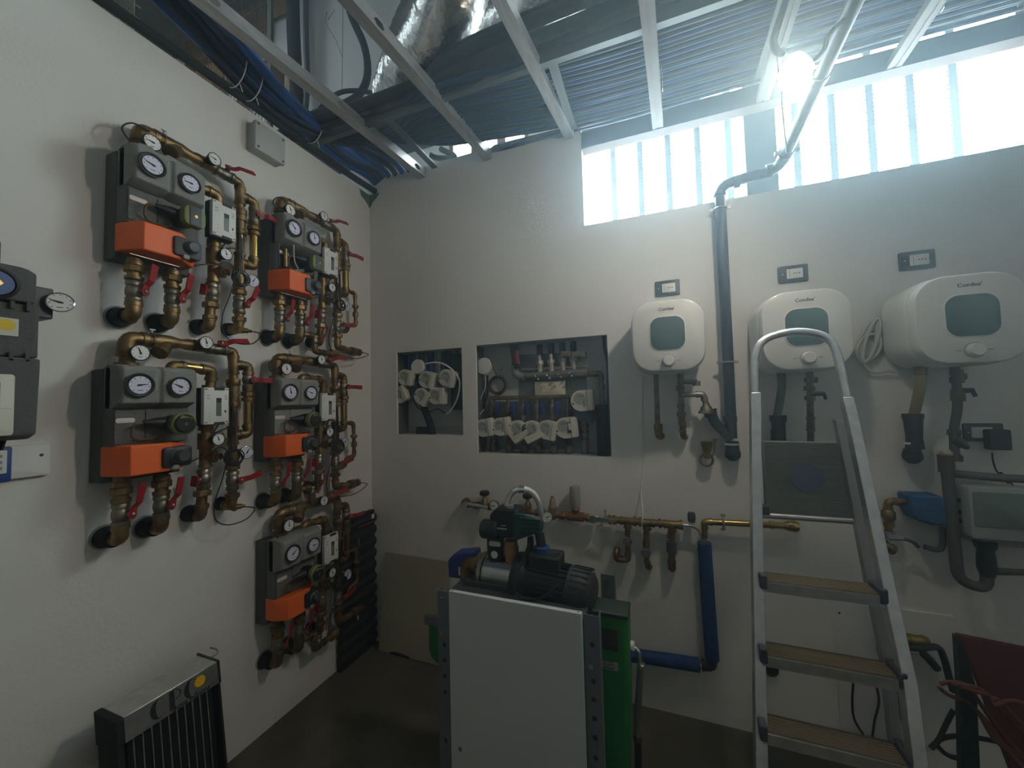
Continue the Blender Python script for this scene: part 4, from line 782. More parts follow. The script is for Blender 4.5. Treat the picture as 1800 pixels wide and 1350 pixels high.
# ================================================================ WATER HEATERS, SOCKETS, PIPES
HW = mat('heater_white', (.72, .71, .66), .38, coat=.2); HWIN = mat('heater_window', (.10, .155, .15), .22, coat=.5)
G_HT = 'small white water heaters on the back wall'
def heater(c, lab):
    c = V(c); t = thing('water_heater', lab, 'water heater', c, G_HT); w, h = .324, .340
    MB().slab(c-Y*.003, X, Z, w*.9, h*.9, .03, .08).build('wall_plate', GREYP, t)
    MB().slab(c-Y*.03, X, Z, w, h, .17, .10, .02, 8).build('tank_body', HW, t)
    MB().slab(c-Y*.199, X, Z, w-.012, h-.012, .05, .095, .012, 8).build('front_panel', HW, t)
    MB().slab(c-Y*.2485+Z*.010, X, Z, .155, .160, .003, .045, .0008, 8).build('window_rim', mat('rim_white', (.78, .77, .73), .4), t); MB().slab(c-Y*.251+Z*.010, X, Z, .146, .152, .002, .042, .0006, 8).build('window_panel', HWIN, t)
    MB().lathe(c-Y*.248-Z*.117, -Y, [(0, .030), (.002, .030), (.003, .027)], 24).build('knob_ring', mat('ring_grey', (.45, .45, .43), .5), t)
    MB().lathe(c-Y*.250-Z*.117, -Y, [(0, .025), (.018, .023), (.022, .020)], 24).build('knob', WHITEP, t)
    b = MB()
    for s in (-1, 1): MB().obox(c-Y*.2492-Z*.117+X*s*.043, X*.007, Y*.0004, Z*.0008).build('printed_tick', INK, t)
    text('logo_lettering', "Comfee'", .020, c-Y*.2495+Z*.122, X, Z, INK, t); return t
H1, H2, H3 = V((1.908, 0, 1.865)), V((2.436, 0, 1.845)), V((2.935, 0, 1.842))
heater(H1, 'white water heater left of the black vertical drain pipe'); heater(H2, 'white water heater behind the ladder hoop'); heater(H3, 'white water heater at the right edge')
def socket(c, lab):
    c = V(c); t = thing('wall_socket', lab, 'socket', c, 'grey wall sockets above the water heaters')
    MB().slab(c, X, Z, .119, .080, .010, .006, .003).build('plate', mat('plate_grey', (.06, .075, .08), .45), t); MB().slab(c-Y*.0095+X*.006, X, Z, .064, .046, .003, .003, .001).build('module', WHITEP, t)
    b = MB()
    for i in (-1, 0, 1): b.lathe(c-Y*.0128+X*(.014+.010*i), -Y, [(0, .0028), (.0005, .0028)], 8)
    b.build('holes', INK, t); MB().obox(c-Y*.0127-X*.014, X*.0006, Y*.0004, Z*.021).build('module_gap', GREYP, t); MB().lathe(c-Y*.0127-X*.043, -Y, [(0, .003), (.0008, .003)], 8).build('plate_screw', WHITEP, t)
socket(B(1173, 507), 'dark socket plate above the leftmost water heater'); socket(B(1393, 482), 'dark socket plate above the heater behind the ladder'); socket(B(1610, 458), 'dark socket plate above the right-edge heater')
def pxpipe(name, pts, r, m, lab, cat, nuts=(), sm=False, par=None):
    q = [B(*k) for k in pts]; b = MB()
    if sm: b.tube(smooth(q), r, 10)
    else: brass(b, q, r)
    for x, y, o_, rr in nuts: b.cyl(B(x, y-4, o_), B(x, y+4, o_), rr, 8)
    o = b.build(name, m, par)
    if par is None: tag(o, lab, cat)
    return o
# under heater 1
t = thing('hot_pipe', 'greyish pipe with brass elbow under the leftmost heater, left one', 'pipe', B(1155, 700, .08)); pxpipe('pipe', [(1153, 655, .10), (1156, 748, .06)], .013, DUSTB, 0, 0, sm=True, par=t)
pxpipe('elbow', [(1157, 745, .055), (1158, 766, .05), (1162, 766, 0)], .016, BRASS, 0, 0, [(1157, 750, .055, .021)], par=t)
t = thing('cold_pipe', 'cold water pipe with safety valve and cone under the leftmost heater', 'pipe', B(1198, 700, .08))
pxpipe('pipe', [(1196, 655, .10), (1198, 735, .08), (1201, 766, .05), (1205, 768, 0)], .014, DUSTB, 0, 0, [(1196, 683, .09, .02), (1197, 713, .085, .018), (1198, 728, .08, .022)], par=t)
pxpipe('safety_valve', [(1198, 671, .10), (1226, 671, .10)], .012, DUSTB, 0, 0, [(1224, 674, .10, .018)], par=t); pxpipe('discharge_bend', [(1199, 694, .09), (1236, 693, .09), (1241, 712, .09)], .013, NICKEL, 0, 0, par=t)
MB().lathe(B(1241, 708, .09), -Z, [(0, .014), (.012, .016), (.02, .024), (.036, .028), (.038, .034), (.05, .036)], 16).build('discharge_cone', DUSTB, t); MB().cyl(B(1200, 742, .07), B(1201, 752, .06), .016, 10).build('bright_nipple', BRASSB, t)
# under heater 2
t = thing('hot_pipe', 'pale hose into a black siphon, seen through the ladder', 'pipe', B(1372, 690, .08)); MB().tube(smooth([B(1373, 652, .12), B(1374, 680, .12), B(1370, 710, .09), B(1366, 732, .06)]), .0165, 10).build('hose', mat('hose_green', (.13, .15, .12), .6), t)
MB().lathe(B(1367, 730, .06), -Z, [(0, .034), (.01, .035), (.03, .032), (.03, .028), (.12, .027)], 16).build('siphon_socket', BLACK, t); pxpipe('siphon_pipe', [(1366, 755, .06), (1366, 800, .05), (1367, 800, 0)], .026, BLACK, 0, 0, par=t)
t = thing('cold_pipe', 'cold water pipe with small valve, seen through the ladder', 'pipe', B(1425, 690, .08)); pxpipe('pipe', [(1423, 652, .12), (1425, 745, .08), (1425, 790, .05), (1425, 792, 0)], .0135, DUSTB, 0, 0, [(1423, 668, .115, .02), (1423, 683, .115, .022), (1424, 700, .11, .021)], par=t)
pxpipe('safety_valve', [(1424, 668, .115), (1436, 668, .115)], .013, DUSTB, 0, 0, par=t); MB().tube([B(1425, 692, .11), B(1448, 692, .115), B(1452, 702, .115)], [.012, .010, .007], 8).build('valve_handle', DGREY, t)
# under heater 3
t = thing('hot_pipe', 'yellowish hose into a black siphon under the right-edge heater', 'pipe', B(1612, 690, .08)); MB().tube(smooth([B(1618, 645, .12), B(1618, 675, .12), B(1611, 710, .09), B(1606, 732, .06)]), .0175, 10).build('hose', mat('hose_yellow', (.27, .24, .12), .6), t)
MB().cyl(B(1618, 645, .12), B(1618, 660, .12), .02, 10).build('hose_nut', DUSTB, t)
MB().lathe(B(1604, 727, .055), -Z, [(0, .033), (.012, .034), (.03, .030), (.10, .026), (.145, .030)], 16).build('siphon_socket', BLACK, t); MB().lathe(B(1604, 802, .045), V((0, 0, 1)), [(-.032, 0), (-.028, .016), (-.012, .031), (.004, .033), (.018, .029), (.03, .027)], 16).build('siphon_ball', BLACK, t); MB().lathe(B(1606, 777, .05), -Z, [(0, .031), (.009, .031)], 16).build('white_band', WHITEP, t)
MB().cyl(B(1604, 798, .045), B(1604, 798, 0), .03, 14).build('wall_stub', BLACK, t)
t = thing('cold_pipe', 'cold water pipe with two grey valves under the right-edge heater', 'pipe', B(1682, 720, .08)); MB().tube(smooth([B(1679, 645, .12), B(1683, 700, .11), B(1682, 725, .10), B(1677, 755, .08), B(1678, 800, .06)]), .0145, 10).build('pipe', mat('pipe_grey', (.16, .15, .14), .5, .4), t)
for x, y, r in ((1681, 655, .02), (1682, 668, .022), (1683, 690, .021), (1684, 700, .022), (1677, 760, .021), (1678, 805, .024)): MB().cyl(B(x, y-5, .105 if y < 720 else .07), B(x, y+5, .105 if y < 720 else .07), r, 8).build('pipe_nut', DUSTB, t)
pxpipe('safety_valve', [(1682, 662, .11), (1697, 662, .11)], .013, DUSTB, 0, 0, par=t); MB().tube([B(1684, 687, .11), B(1709, 686, .115), B(1715, 697, .115)], [.012, .010, .007], 8).build('valve_handle', DGREY, t)
MB().tube([B(1678, 772, .075), B(1690, 780, .08), B(1702, 788, .08)], [.02, .018, .008], 8).build('valve_handle', DGREY, t); MB().cyl(B(1678, 800, .065), B(1678, 800, 0), .018, 10).build('wall_stub', DUSTB, t)
# main drain pipe
DP = mat('drain_black', (.035, .04, .045), .4)
t = thing('drain_pipe', 'dark drain pipe down the back wall and forward under the studs', 'pipe', B(1280, 640, .05))
b = MB(); Q = [B(1286, 770, .052), B(1280, 640, .052), B(1268, 400, .052), B(1264, 326, .055), V((2.425, -.06, 2.632)), V((2.448, -.47, 2.72)), V((2.455, -.80, 2.757)), V((2.47, -2.2, 2.86))]
b.tube(fillet(Q[:5]+Q[5:], .06, 6), .0245, 14); b.build('pipe', DP, t)
for a, d, l in ((Q[3]-Z*.055, Z, .02), (Q[3]+X*.06, X, .03), (Q[4]-X*.055, X, .03), (Q[4]+(Q[5]-Q[4]).normalized()*.05, Q[5]-Q[4], .04), (B(1284, 742, .052), Z, .03), (Q[5], Q[6]-Q[5], .03)): MB().lathe(a, d, [(0, .0255), (.002, .0285), (l-.002, .0285), (l, .0255)], 14).build('socket_collar', DP, t)
for c, d in ((B(1279, 637, .052), Z), (B(1266, 367, .052), Z), (Q[4]+(Q[5]-Q[4]).normalized()*.10, Q[5]-Q[4])):
    b = MB(); b.torus(c, d, .0265, .0045, 24, 6); e = X if abs(V(d).normalized().z) > .5 else X
    for s in (-1, 1): b.obox(c+e*s*.036, e*.010, Y*.003 if abs(V(d).normalized().z) > .5 else Z*.006, V(d).normalized()*.006)
    b.build('pipe_clip', STEEL, t)
b = MB(); b.tube(fillet([B(1286, 772, .052), B(1270, 757, .052), B(1256, 742, .052), B(1249, 724, .052)], .04), .0235, 14); b.lathe(B(1250, 733, .052), Z+X*-.15, [(0, .024), (.004, .029), (.028, .029), (.034, .032), (.038, .032), (.038, .026)], 16); b.build('branch', DP, t)
MB().lathe(B(1288, 798, .045), Z, [(-.036, 0), (-.03, .018), (-.014, .033), (.004, .035), (.02, .030), (.06, .028)], 16).build('foot_bend', BLACK, t); MB().cyl(B(1288, 797, .045), B(1288, 797, 0), .032, 14).build('wall_stub', BLACK, t)
MB().lathe(B(1286, 782, .05), Z, [(0, .030), (.008, .030)], 16).build('white_band', mat('band_grey', (.45, .46, .44), .5), t)
t = thing('drain_trap', 'small brass trap with ring below the grey discharge cone', 'trap', B(1243, 795, .04))
MB().lathe(B(1242, 776, .05), -Z, [(0, .026), (.004, .027), (.03, .022), (.05, .017), (.06, .012), (.075, .012)], 14).build('cup', BRASS, t); MB().torus(B(1242, 809, .04), Y, .028, .0055, 24, 7).build('ring', BRASS, t); MB().lathe(B(1243, 800, .045), -Y, [(-.03, .016), (.01, .018), (.02, .014)], 14).build('plug', BRASS, t); MB().tube(fillet([B(1249, 805, .05), B(1256, 796, .05), B(1257, 772, .05)], .02), .004, 8).build('side_tube', BRASS, t); MB().cyl(B(1243, 800, .03), B(1243, 800, 0), .012, 10).build('wall_stub', BRASS, t)
t = thing('white_flex', 'thin white cable hanging below the leftmost heater to a small plug', 'cable', B(1128, 900, .01)); MB().tube(smooth([B(*q) for q in ((1130, 662, .005), (1129, 740, .005), (1133, 800, .006), (1127, 860, .006), (1130, 900, .10), (1128, 925, .10), (1127, 960, .08), (1126, 1005, .01))]), .0028, 6).build('cable', WHITEP, t); MB().lathe(B(1126, 1012, .0), -Y, [(0, .014), (.02, .012), (.03, .006)], 12).build('plug', CREAM, t)
# ================================================================ BRASS WATER MANIFOLD
t = thing('water_manifold', 'long horizontal brass manifold along the back wall with gauges and three drops', 'manifold', B(1000, 905, .08)); O = .05
P2 = lambda x, y, o_=O: B(x, y, o_)
b = MB(); brass(b, [P2(822, 880, 0), P2(814, 884), P2(835, 888)], .017); b.build('wall_elbow', BRASS, t)
b = MB(); b.tube([P2(822, 886, O+.02), P2(858, 892, O+.02)], .011, 10); b.lathe(P2(818, 887, O+.02), -Y, [(-.02, .014), (.008, .018)], 10); b.build('lever_left', ALU, t)
b = MB(); b.tube([P2(830, 887), P2(975, 905)], .015, 12)
for x, y in ((840, 888), (862, 891), (905, 896), (945, 901)): b.cyl(P2(x-4, y), P2(x+4, y), .020, 8)
b.build('pipe_left', BRASS, t)
for x, y in ((852, 887), (928, 893)):
    b = MB(); b.lathe(P2(x, y), Z, [(-.01, .02), (.02, .022), (.032, .014), (.05, .009)], 12); b.build('valve_body', BRASS, t); MB().lathe(P2(x, y)+Z*.05, Z, [(0, .012), (.006, .027), (.012, .030), (.026, .029), (.030, .024)], 10).build('hand_wheel', BLACK, t)
gauge(t, P2(868, 889, O+.05), -Y, .029, .02, BLACK, DIAL, 180, stub=.02); gauge(t, P2(962, 909, O+.05), -Y+Z*.05, .028, .02, CHROME, DIAL, 25, stub=.02)
MB().lathe(P2(972, 902), Z, [(-.035, .01), (-.03, .016), (-.01, .022), (.01, .024), (.035, .026), (.038, .020), (.075, .015), (.08, .010), (.095, .009)], 14).build('pressure_reducer', mat('reducer_tan', (.33, .27, .19), .5, .5), t)
b = MB(); b.tube([P2(975, 905), P2(1050, 911)], .016, 12); nut(b, P2(990, 906), X, .022, .025); b.lathe(P2(1012, 908), X, [(-.05, .016), (-.045, .024), (.04, .026), (.05, .018)], 12); b.lathe(P2(1012, 906), Z, [(0, .02), (.03, .022), (.035, .026), (.045, .02)], 10); nut(b, P2(1034, 910), X, .022, .02); b.build('pipe_middle', mat('copper_red', (.30, .14, .07), .45, .8), t)
MB().lathe(P2(1012, 906)+Z*.045, Z, [(0, .024), (.01, .029), (.10, .029), (.112, .026), (.116, .018)], 18).build('air_vent', mat('vent_grey', (.36, .35, .30), .4), t)
b = MB(); b.lathe(P2(1042, 911), X, [(-.03, .018), (0, .026), (.03, .018)], 12); b.lathe(P2(1042, 912, O+.03), -Y, [(-.03, .012), (.005, .022), (.012, .020)], 14); b.prism([P2(1040, 908, O+.04), P2(1083, 914, O+.04), P2(1083, 920, O+.04), P2(1040, 917, O+.04)], Y*.008); b.build('lever_valve', ALU, t)
b = MB(); b.torus(P2(1064, 909, O-.005), X, .02, .004, 18, 6); b.cyl(P2(1064, 900, O), P2(1064, 896, O), .008, 8); b.build('pipe_clip', STEEL, t)
b = MB(); brass(b, [P2(1068, 913), P2(1200, 923)], .017)
for x in (1072, 1080, 1116, 1126, 1160, 1198): b.cyl(P2(x-2.5, 913+(x-1068)*.076), P2(x+2.5, 913+(x-1068)*.076), .0235, 10)
for x, y in ((1103, 916), (1137, 919), (1181, 922)): tee(b, P2(x, y), X, -Z, .0165)
b.build('bar', BRASS, t)
b = MB(); brass(b, [P2(1103, 930), P2(1104, 984), P2(1083, 983), P2(1084, 968), P2(1084, 966, 0)], .014); b.cyl(P2(1103, 948), P2(1103, 954), .023, 12); b.build('drop', BRASS, t); MB().lathe(P2(1101, 951, O+.03), -Y, [(-.02, .01), (.0, .02), (.012, .018)], 12).build('tap_knob', mat('knob_violet', (.13, .11, .13), .5), t)
b = MB(); brass(b, [P2(1136, 932), P2(1136, 968), P2(1138, 996), P2(1143, 996, 0)], .013); b.cyl(P2(1136, 950), P2(1136, 958), .018, 10); b.build('drop', BRASS, t); MB().lathe(P2(1135, 972, O+.03), -Y, [(-.02, .01), (.0, .024), (.012, .020)], 12).build('tap_knob', mat('knob_violet', (.13, .11, .13), .5), t)
b = MB(); brass(b, [P2(1180, 934), P2(1181, 998), P2(1182, 998, 0)], .0155); b.cyl(P2(1180, 938), P2(1180, 946), .021, 10); b.build('drop', BRASS, t); MB().cyl(P2(1180, 952), P2(1181, 972), .023, 12).build('black_union', mat('union_dark', (.07, .065, .07), .5), t)
t = thing('copper_branch', 'straight brass pipe on clips right of the water manifold', 'pipe', B(1310, 918, .06)); b = MB(); brass(b, [P2(1238, 945), P2(1238, 917), P2(1395, 925), P2(1397, 925, 0)], .0145); b.lathe(P2(1393, 925), X, [(-.03, .015), (-.02, .022), (.01, .026), (.022, .02)], 14); b.cyl(P2(1352, 922), P2(1360, 923), .018, 10); b.build('pipe', BRASSB, t)
b = MB(); b.torus(P2(1271, 919), X, .019, .005, 18, 6); b.box(P2(1267, 908)-Y*.004, P2(1275, 904)+Y*.004); b.box(P2(1267, 932)-Y*.004, P2(1275, 928)+Y*.004); b.build('pipe_clip', STEEL, t)
b = MB(); b.tube(fillet([P2(1200, 923), P2(1224, 924), P2(1238, 948)], .03), .009, 10); b.build('silver_bend', ALU, t); MB().lathe(P2(1216, 918, O), Z, [(0, .014), (.012, .018), (.04, .018), (.048, .014)], 12).build('tap_knob', DGREY, t); MB().box(P2(1233, 953, O)-Y*.012, P2(1242, 938, O)+Y*.012).build('union', NICKEL, t)
# blue insulated pipe
t = thing('insulated_pipe', 'blue foam insulated pipe down the back wall and along the floor', 'pipe', B(1245, 1050, .06)); 
MB().tube([B(1238, 954, .05), B(1245, 1060, .045), B(1252, 1158, .045)], .031, 16).build('vertical_sleeve', BLUE, t); MB().tube([B(1229, 1169, .045), B(1170, 1160, .045), B(1080, 1147, .045), B(1000, 1135, .045)], .0315, 16).build('lower_sleeve', BLUE, t)
b = MB(); brass(b, [B(1252, 1150, .045), B(1252, 1171, .045), B(1225, 1168, .045)], .02); b.build('elbow', BLACK, t); MB().cyl(B(1231, 1169, .045), B(1239, 1170, .045), .021, 10).build('pale_collar', CREAM, t)
# loops of pale strap by the ladder
t = thing('strap_loops', 'loops of pale flat cable hanging on the wall between two heaters', 'cable', B(1535, 610, .02)); SM = mat('strap_pale', (.56, .55, .51), .6)
for i, (cx, cy, a, rr) in enumerate(((1528, 600, 18, 36), (1530, 604, 14, 30), (1527, 611, 20, 24), (1532, 598, 10, 38))):
    MB().tube(smooth([B(cx+a*math.cos(q)+rr*.3*math.sin(q), cy-rr*math.sin(q), .012+.006*i) for q in [2*PI*k/14 for k in range(15)]], 3), .006, 7).build('cable_turn', SM, t)
MB().prism([B(1546, 552, .02), B(1549, 580, .02), B(1546, 605, .02), B(1536, 600, .02), B(1538, 575, .02)], -Y*.008).build('plug', SM, t); MB().tube(smooth([B(1512, 622, .02), B(1525, 650, .02), B(1545, 655, .02), B(1560, 652, .02), B(1575, 655, .02)]), .006, 7).build('cable_lead', SM, t)
# socket with transformer
t = thing('wall_socket', 'dark socket plate with a plugged-in black transformer at the right edge', 'socket', B(1725, 760, 0)); c = B(1726, 760, 0)
MB().slab(c, X, Z, .118, .074, .010, .006, .003).build('plate', mat('plate_grey', (.06, .075, .08), .45), t); MB().slab(c-Y*.0095-X*.006, X, Z, .062, .044, .003, .003, .001).build('module', WHITEP, t); MB().lathe(c-Y*.010-X*.045, -Y, [(0, .003), (.001, .003)], 8).build('plate_screw', WHITEP, t)
t = thing('transformer', 'black plug-in transformer with a thin cable at the right edge', 'transformer', B(1748, 773, .05)); MB().slab(B(1747, 772, .014), X, Z, .062, .080, .035, .006, .003).build('body', mat('transformer_black', (.03, .045, .042), .5), t)
MB().tube(smooth([B(*q) for q in ((1744, 796, .03), (1746, 812, .03), (1752, 828, .03), (1760, 834, .03), (1778, 850, .04), (1790, 870, .05))]), .0028, 6).build('cable', BLACK, t); MB().tube([B(1756, 832, .03), B(1776, 848, .035)], .0095, 10).build('inline_switch', BLACK, t)
# blue foam box with brass pipe
t = thing('foam_box', 'blue foam covered fitting on brass pipe at the right of the ladder', 'fitting', B(1635, 897, .05)); q = [B(*k) for k in ((1598, 871, .10), (1601, 900, .10), (1612, 915, .10), (1640, 924, .10), (1668, 925, .10), (1670, 880, .10), (1655, 873, .10))]
MB().prism(q, Y*.09).build('cover', mat('foam_blue', (.035, .115, .26), .75, var=.3, scale=30, bump=.3), t, bevel=.008)
b = MB(); brass(b, [B(1602, 882, .06), B(1561, 882, .06), B(1562, 935, .06)], .013); b.lathe(B(1561, 895, .06), -Z, [(0, .015), (.01, .023), (.035, .023), (.05, .015), (.06, .018), (.07, .018)], 12); b.build('brass_bend', BRASS, t)
MB().box(B(1562, 946, .08)-Y*.004, B(1588, 941, .08)).build('lever', ALU, t); MB().cyl(B(1563, 934, .06), B(1563, 947, .06), .018, 10).build('union', GREYP, t); b = MB(); brass(b, [B(1551, 953, 0), B(1552, 957, .06), B(1573, 968, .06)], .017); b.build('brass_stub', DUSTB, t)
MB().tube(smooth([B(1563, 947, .06), B(1590, 948, .06), B(1605, 953, .06), B(1615, 962, .06)]), .007, 8).build('hose', DGREY, t); MB().tube(smooth([B(1625, 961, .06), B(1645, 966, .06), B(1656, 960, .06), B(1657, 926, .06)]), .011, 8).build('grey_tube', mat('tube_slate', (.10, .10, .12), .5), t)
GP = mat('pipe_greybrown', (.085, .078, .068), .6)
t = thing('siphon_pipe', 'dark grey pipe with an upward bend at the right edge of the wall', 'pipe', B(1670, 950, .08)); b = MB(); b.tube(fillet([B(1663, 812, .09), B(1672, 900, .10), B(1684, 1020, .10), B(1736, 1038, .10), B(1731, 955, .10)], .05), .0185, 12); b.build('pipe', GP, t)
MB().cyl(B(1662, 800, .09), B(1664, 830, .09), .024, 12).build('funnel', GP, t); MB().cyl(B(1660, 806, .09), B(1660, 795, 0), .012, 8).build('wall_stub', CREAM, t); b = MB(); b.lathe(B(1661, 802, .09), V((.3, 0, 1)), [(0, .012), (.01, .020), (.02, .018), (.03, .006)], 10); b.build('tap', mat('tap_pale', (.42, .39, .30), .5), t)
MB().lathe(B(1731, 952, .10), -Z, [(0, .032), (.02, .030), (.03, .024), (.06, .026), (.10, .028), (.13, .02)], 14).build('union', BLACK, t); MB().tube([B(1733, 1004, .10), B(1800, 1006, .10), B(1900, 1010, .10)], [.014, .011, .011], 10).build('side_pipe', GP, t)
MB().tube([B(1668, 832, .06), B(1760, 840, .06), B(1800, 842, .06)], .0155, 10).build('rear_pipe', mat('pipe_grey', (.16, .15, .14), .5, .4), t)
t = thing('grey_enclosure', 'pale translucent plastic enclosure cut by the right edge of the photo', 'box', B(1745, 900, .08))
MB().slab(B(1752, 900, 0), X, Z, .24, .215, .10, .012, .004).build('base', mat('enclosure_grey', (.30, .31, .30), .5), t); MB().slab(B(1760, 899, .10), X, Z, .225, .20, .045, .014, .008).build('cover', mat('enclosure_clear', (.34, .37, .35), .25, coat=.4), t); MB().slab(B(1763, 898, .1455), X, Z, .16, .13, .002, .006, .001).build('window', mat('window_green', (.15, .20, .18), .25, coat=.4), t)
for yy in (885, 905, 920): MB().box(B(1690, yy, .07), B(1695, yy-8, .03)).build('knockout', INK, t)
# white access panel and pipe stub low on the wall
x0, x1 = B(1466, 1058, .02).x, B(1466, 1058, .02).x+.40; z1 = B(1466, 1058, .02).z
t = thing('access_panel', 'white access panel low on the wall behind the ladder', 'panel', (x0+.2, 0, .2)); MB().box((x0, -.009, .12), (x1, -.0005, z1)).build('panel_board', PLASTER_B, t, bevel=.002); MB().lathe((x0+.02, -.009, z1-.05), -Y, [(0, .005), (.001, .005)], 8).build('panel_screw', INK, t)
t = thing('pipe_stub', 'black open pipe stub low on the wall behind the lowest ladder treads', 'pipe', B(1353, 1172)); MB().lathe(B(1353, 1172), -Y, [(0, .032), (.02, .032), (.02, .027), (.004, .026), (.004, 0)], 20).build('stub', BLACK, t)
# ================================================================ PUMP STAND IN THE FOREGROUND
PANELW = mat('laminate_white', (.56, .57, .55), .5, var=.03, scale=2)
t = thing('laminate_board', 'white laminate panel standing upright in front of the pump stand', 'panel', (1.34, -.85, 0))
xa, xb = B(789, 1037, .85).x, B(1022, 1080, .85).x; zt = B(900, 1058, .85).z
MB().box((xa, -.852, .004), (xb, -.834, zt)).build('board', PANELW, t, bevel=.0012)
for x in (xa+.012, xb-.012): MB().lathe((x, -.843, zt+.0002), Z, [(0, .003), (.0006, .003)], 8).build('dowel_hole', INK, t)
MB().lathe((B(809, 1317, .852).x, -.852, B(809, 1317, .852).z), -Y, [(0, .0075), (.0008, .0075)], 14).build('hole', mat('hole_grey', (.10, .10, .10), .7), t)
t = thing('pump_stand', 'stand of grey perforated steel angles carrying the pump', 'stand', (1.34, -.7, 0))
SH = mat('slotted_grey', (.20, .21, .23), .5, .4, var=.15, scale=8)
def upright(x0, x1, y, z1, side, zs):
    MB().prism([(x0, y, 0), (x1, y, 0), (x1, y+.003, 0), (x0 if side < 0 else x1-.003, y+.003, 0), (x0, y+.003, 0)], Z*z1).box((x0 if side < 0 else x1-.003, y+.003, 0), (x0+.003 if side < 0 else x1, y+.04, z1)).build('upright', SH, t)
    b = MB()
    for z in zs: b.lathe(((x0+x1)/2, y, z), -Y, [(0, .0085), (.0006, .0085)], 12)
    b.build('slot_holes', INK, t)
zl = [B(780, y, .83).z for y in (1133, 1160, 1188, 1216, 1300)]; zr = [B(1040, y, .83).z for y in (1133, 1197, 1229, 1262, 1295, 1330)]
upright(B(769, 1060, .83).x, B(791, 1060, .83).x, -.83, B(780, 1039, .83).z, -1, zl); upright(B(1026, 1090, .83).x, B(1053, 1090, .83).x, -.83, B(1040, 1082, .83).z, 1, zr)
for x, y in ((779, 1051), (777, 1112), (1039, 1170)): MB().lathe(B(x, y, .83), -Y, [(0, .009), (.006, .009), (.0062, .004)], 6).build('bolt', CHROME, t)
xp0, xp1 = B(1057, 1040, .45).x, B(1081, 1040, .45).x; zp = B(1068, 1010, .45).z
MB().box((xp0, -.453, 0), (xp1, -.45, zp)).box((xp1-.003, -.45, 0), (xp1, -.41, zp)).build('upright', SH, t)
for y in (1023, 1050): MB().lathe(B(1068, y, .453), -Y, [(0, .010), (.005, .010), (.006, .006)], 12).build('bolt', CHROME, t)
xq0 = B(769, 1060, .83).x
MB().box((xq0, -.45, 0), (xq0+.05, -.447, .86)).build('upright', SH, t)
zs = .845
MB().box((xq0+.03, -.828, zs-.03), (B(1026, 1090, .83).x, -.60, zs)).build('top_plate', DGREY, t)
MB().box((1.10, -.74, zs), (1.60, -.58, zs+.02)).build('base_rail', DGREY, t)
# pump
t = thing('water_pump', 'black electric pump with polished steel body on the stand', 'pump', (1.34, -.66, zs+.02))
ax0, ax1, ax2, ax3 = B(856, 1004, .66), B(909, 1013, .66), B(1000, 1035, .67), B(1040, 1047, .68); ad = (ax2-ax1).normalized()
MB().lathe(ax0, ax1-ax0, [(0, .066), (.006, .075), ((ax1-ax0).length-.004, .075), ((ax1-ax0).length, .070)], 28).build('steel_casing', mat('polished_steel', (.55, .54, .52), .16, 1., col2=(.4, .4, .39), scale=6), t)
MB().lathe(ax0, ax0-ax1, [(0, .076), (.016, .076), (.018, .06)], 28).build('end_flange', NICKEL, t)
MB().lathe(ax1, ad, [(0, .094), (.02, .098), (.03, .088), (.05, .078), ((ax2-ax1).length, .078)], 28).build('motor_flange', BLACK, t)
b = MB(); n = 28; x, y, d = basis(ad)
for i in range(n):
    a = 2*PI*i/n; e = x*math.cos(a)+y*math.sin(a); b.obox((ax1+ad*.06+ax2)/2+e*.081, ad*((ax2-ax1).length-.06)/2, e*.006, e.cross(ad)*.0018)
b.build('cooling_fins', BLACK, t)
MB().lathe(ax2, ax3-ax2, [(0, .080), (.006, .087), (.06, .087), (.085, .078), (.098, .060), (.10, .0)], 28).build('fan_cover', mat('cover_black', (.028, .028, .028), .55), t)
b = MB()
for i in range(24):
    a = 2*PI*i/24; e = x*math.cos(a)+y*math.sin(a); b.obox(ax2+ad*.05+e*.0875, ad*.035, e*.0015, e.cross(ad)*.003)
b.build('cover_ribs', RUBBER, t)
c = (ax1+ax2)/2+V((.02, 0, .085)); ez = Z; ey = ad.cross(Z).normalized()
MB().obox(c, V((ad.x, ad.y, 0)).normalized()*.062, Y*.05, Z*.032).build('terminal_box', BLACK, t, bevel=.006); MB().obox(c+Z*.0325, V((ad.x, ad.y, 0)).normalized()*.05, Y*.004, Z*.002).obox(c+Z*.0325-Y*.02, V((ad.x, ad.y, 0)).normalized()*.04, Y*.003, Z*.002).build('lid_rib', DGREY, t)
MB().obox((ax1+ax2)/2-Z*.082+ad*.02, ad*.06, Y*.055, Z*.012).build('foot', BLACK, t, bevel=.004)
MB().obox(ax0-Z*.075+ad*.01, ad*.012, Y*.05, Z*.02).build('foot', NICKEL, t)
MB().tube(smooth([B(917, 988, .72), B(905, 1010, .76), B(903, 1030, .77), B(912, 1048, .77), B(935, 1054, .77), B(962, 1046, .76), B(982, 1028, .74)]), .0045, 8).build('power_cable', BLACK, t)
MB().lathe(B(987, 1061, .76), -Y, [(0, .004), (.003, .003)], 8).build('screw', CHROME, t)
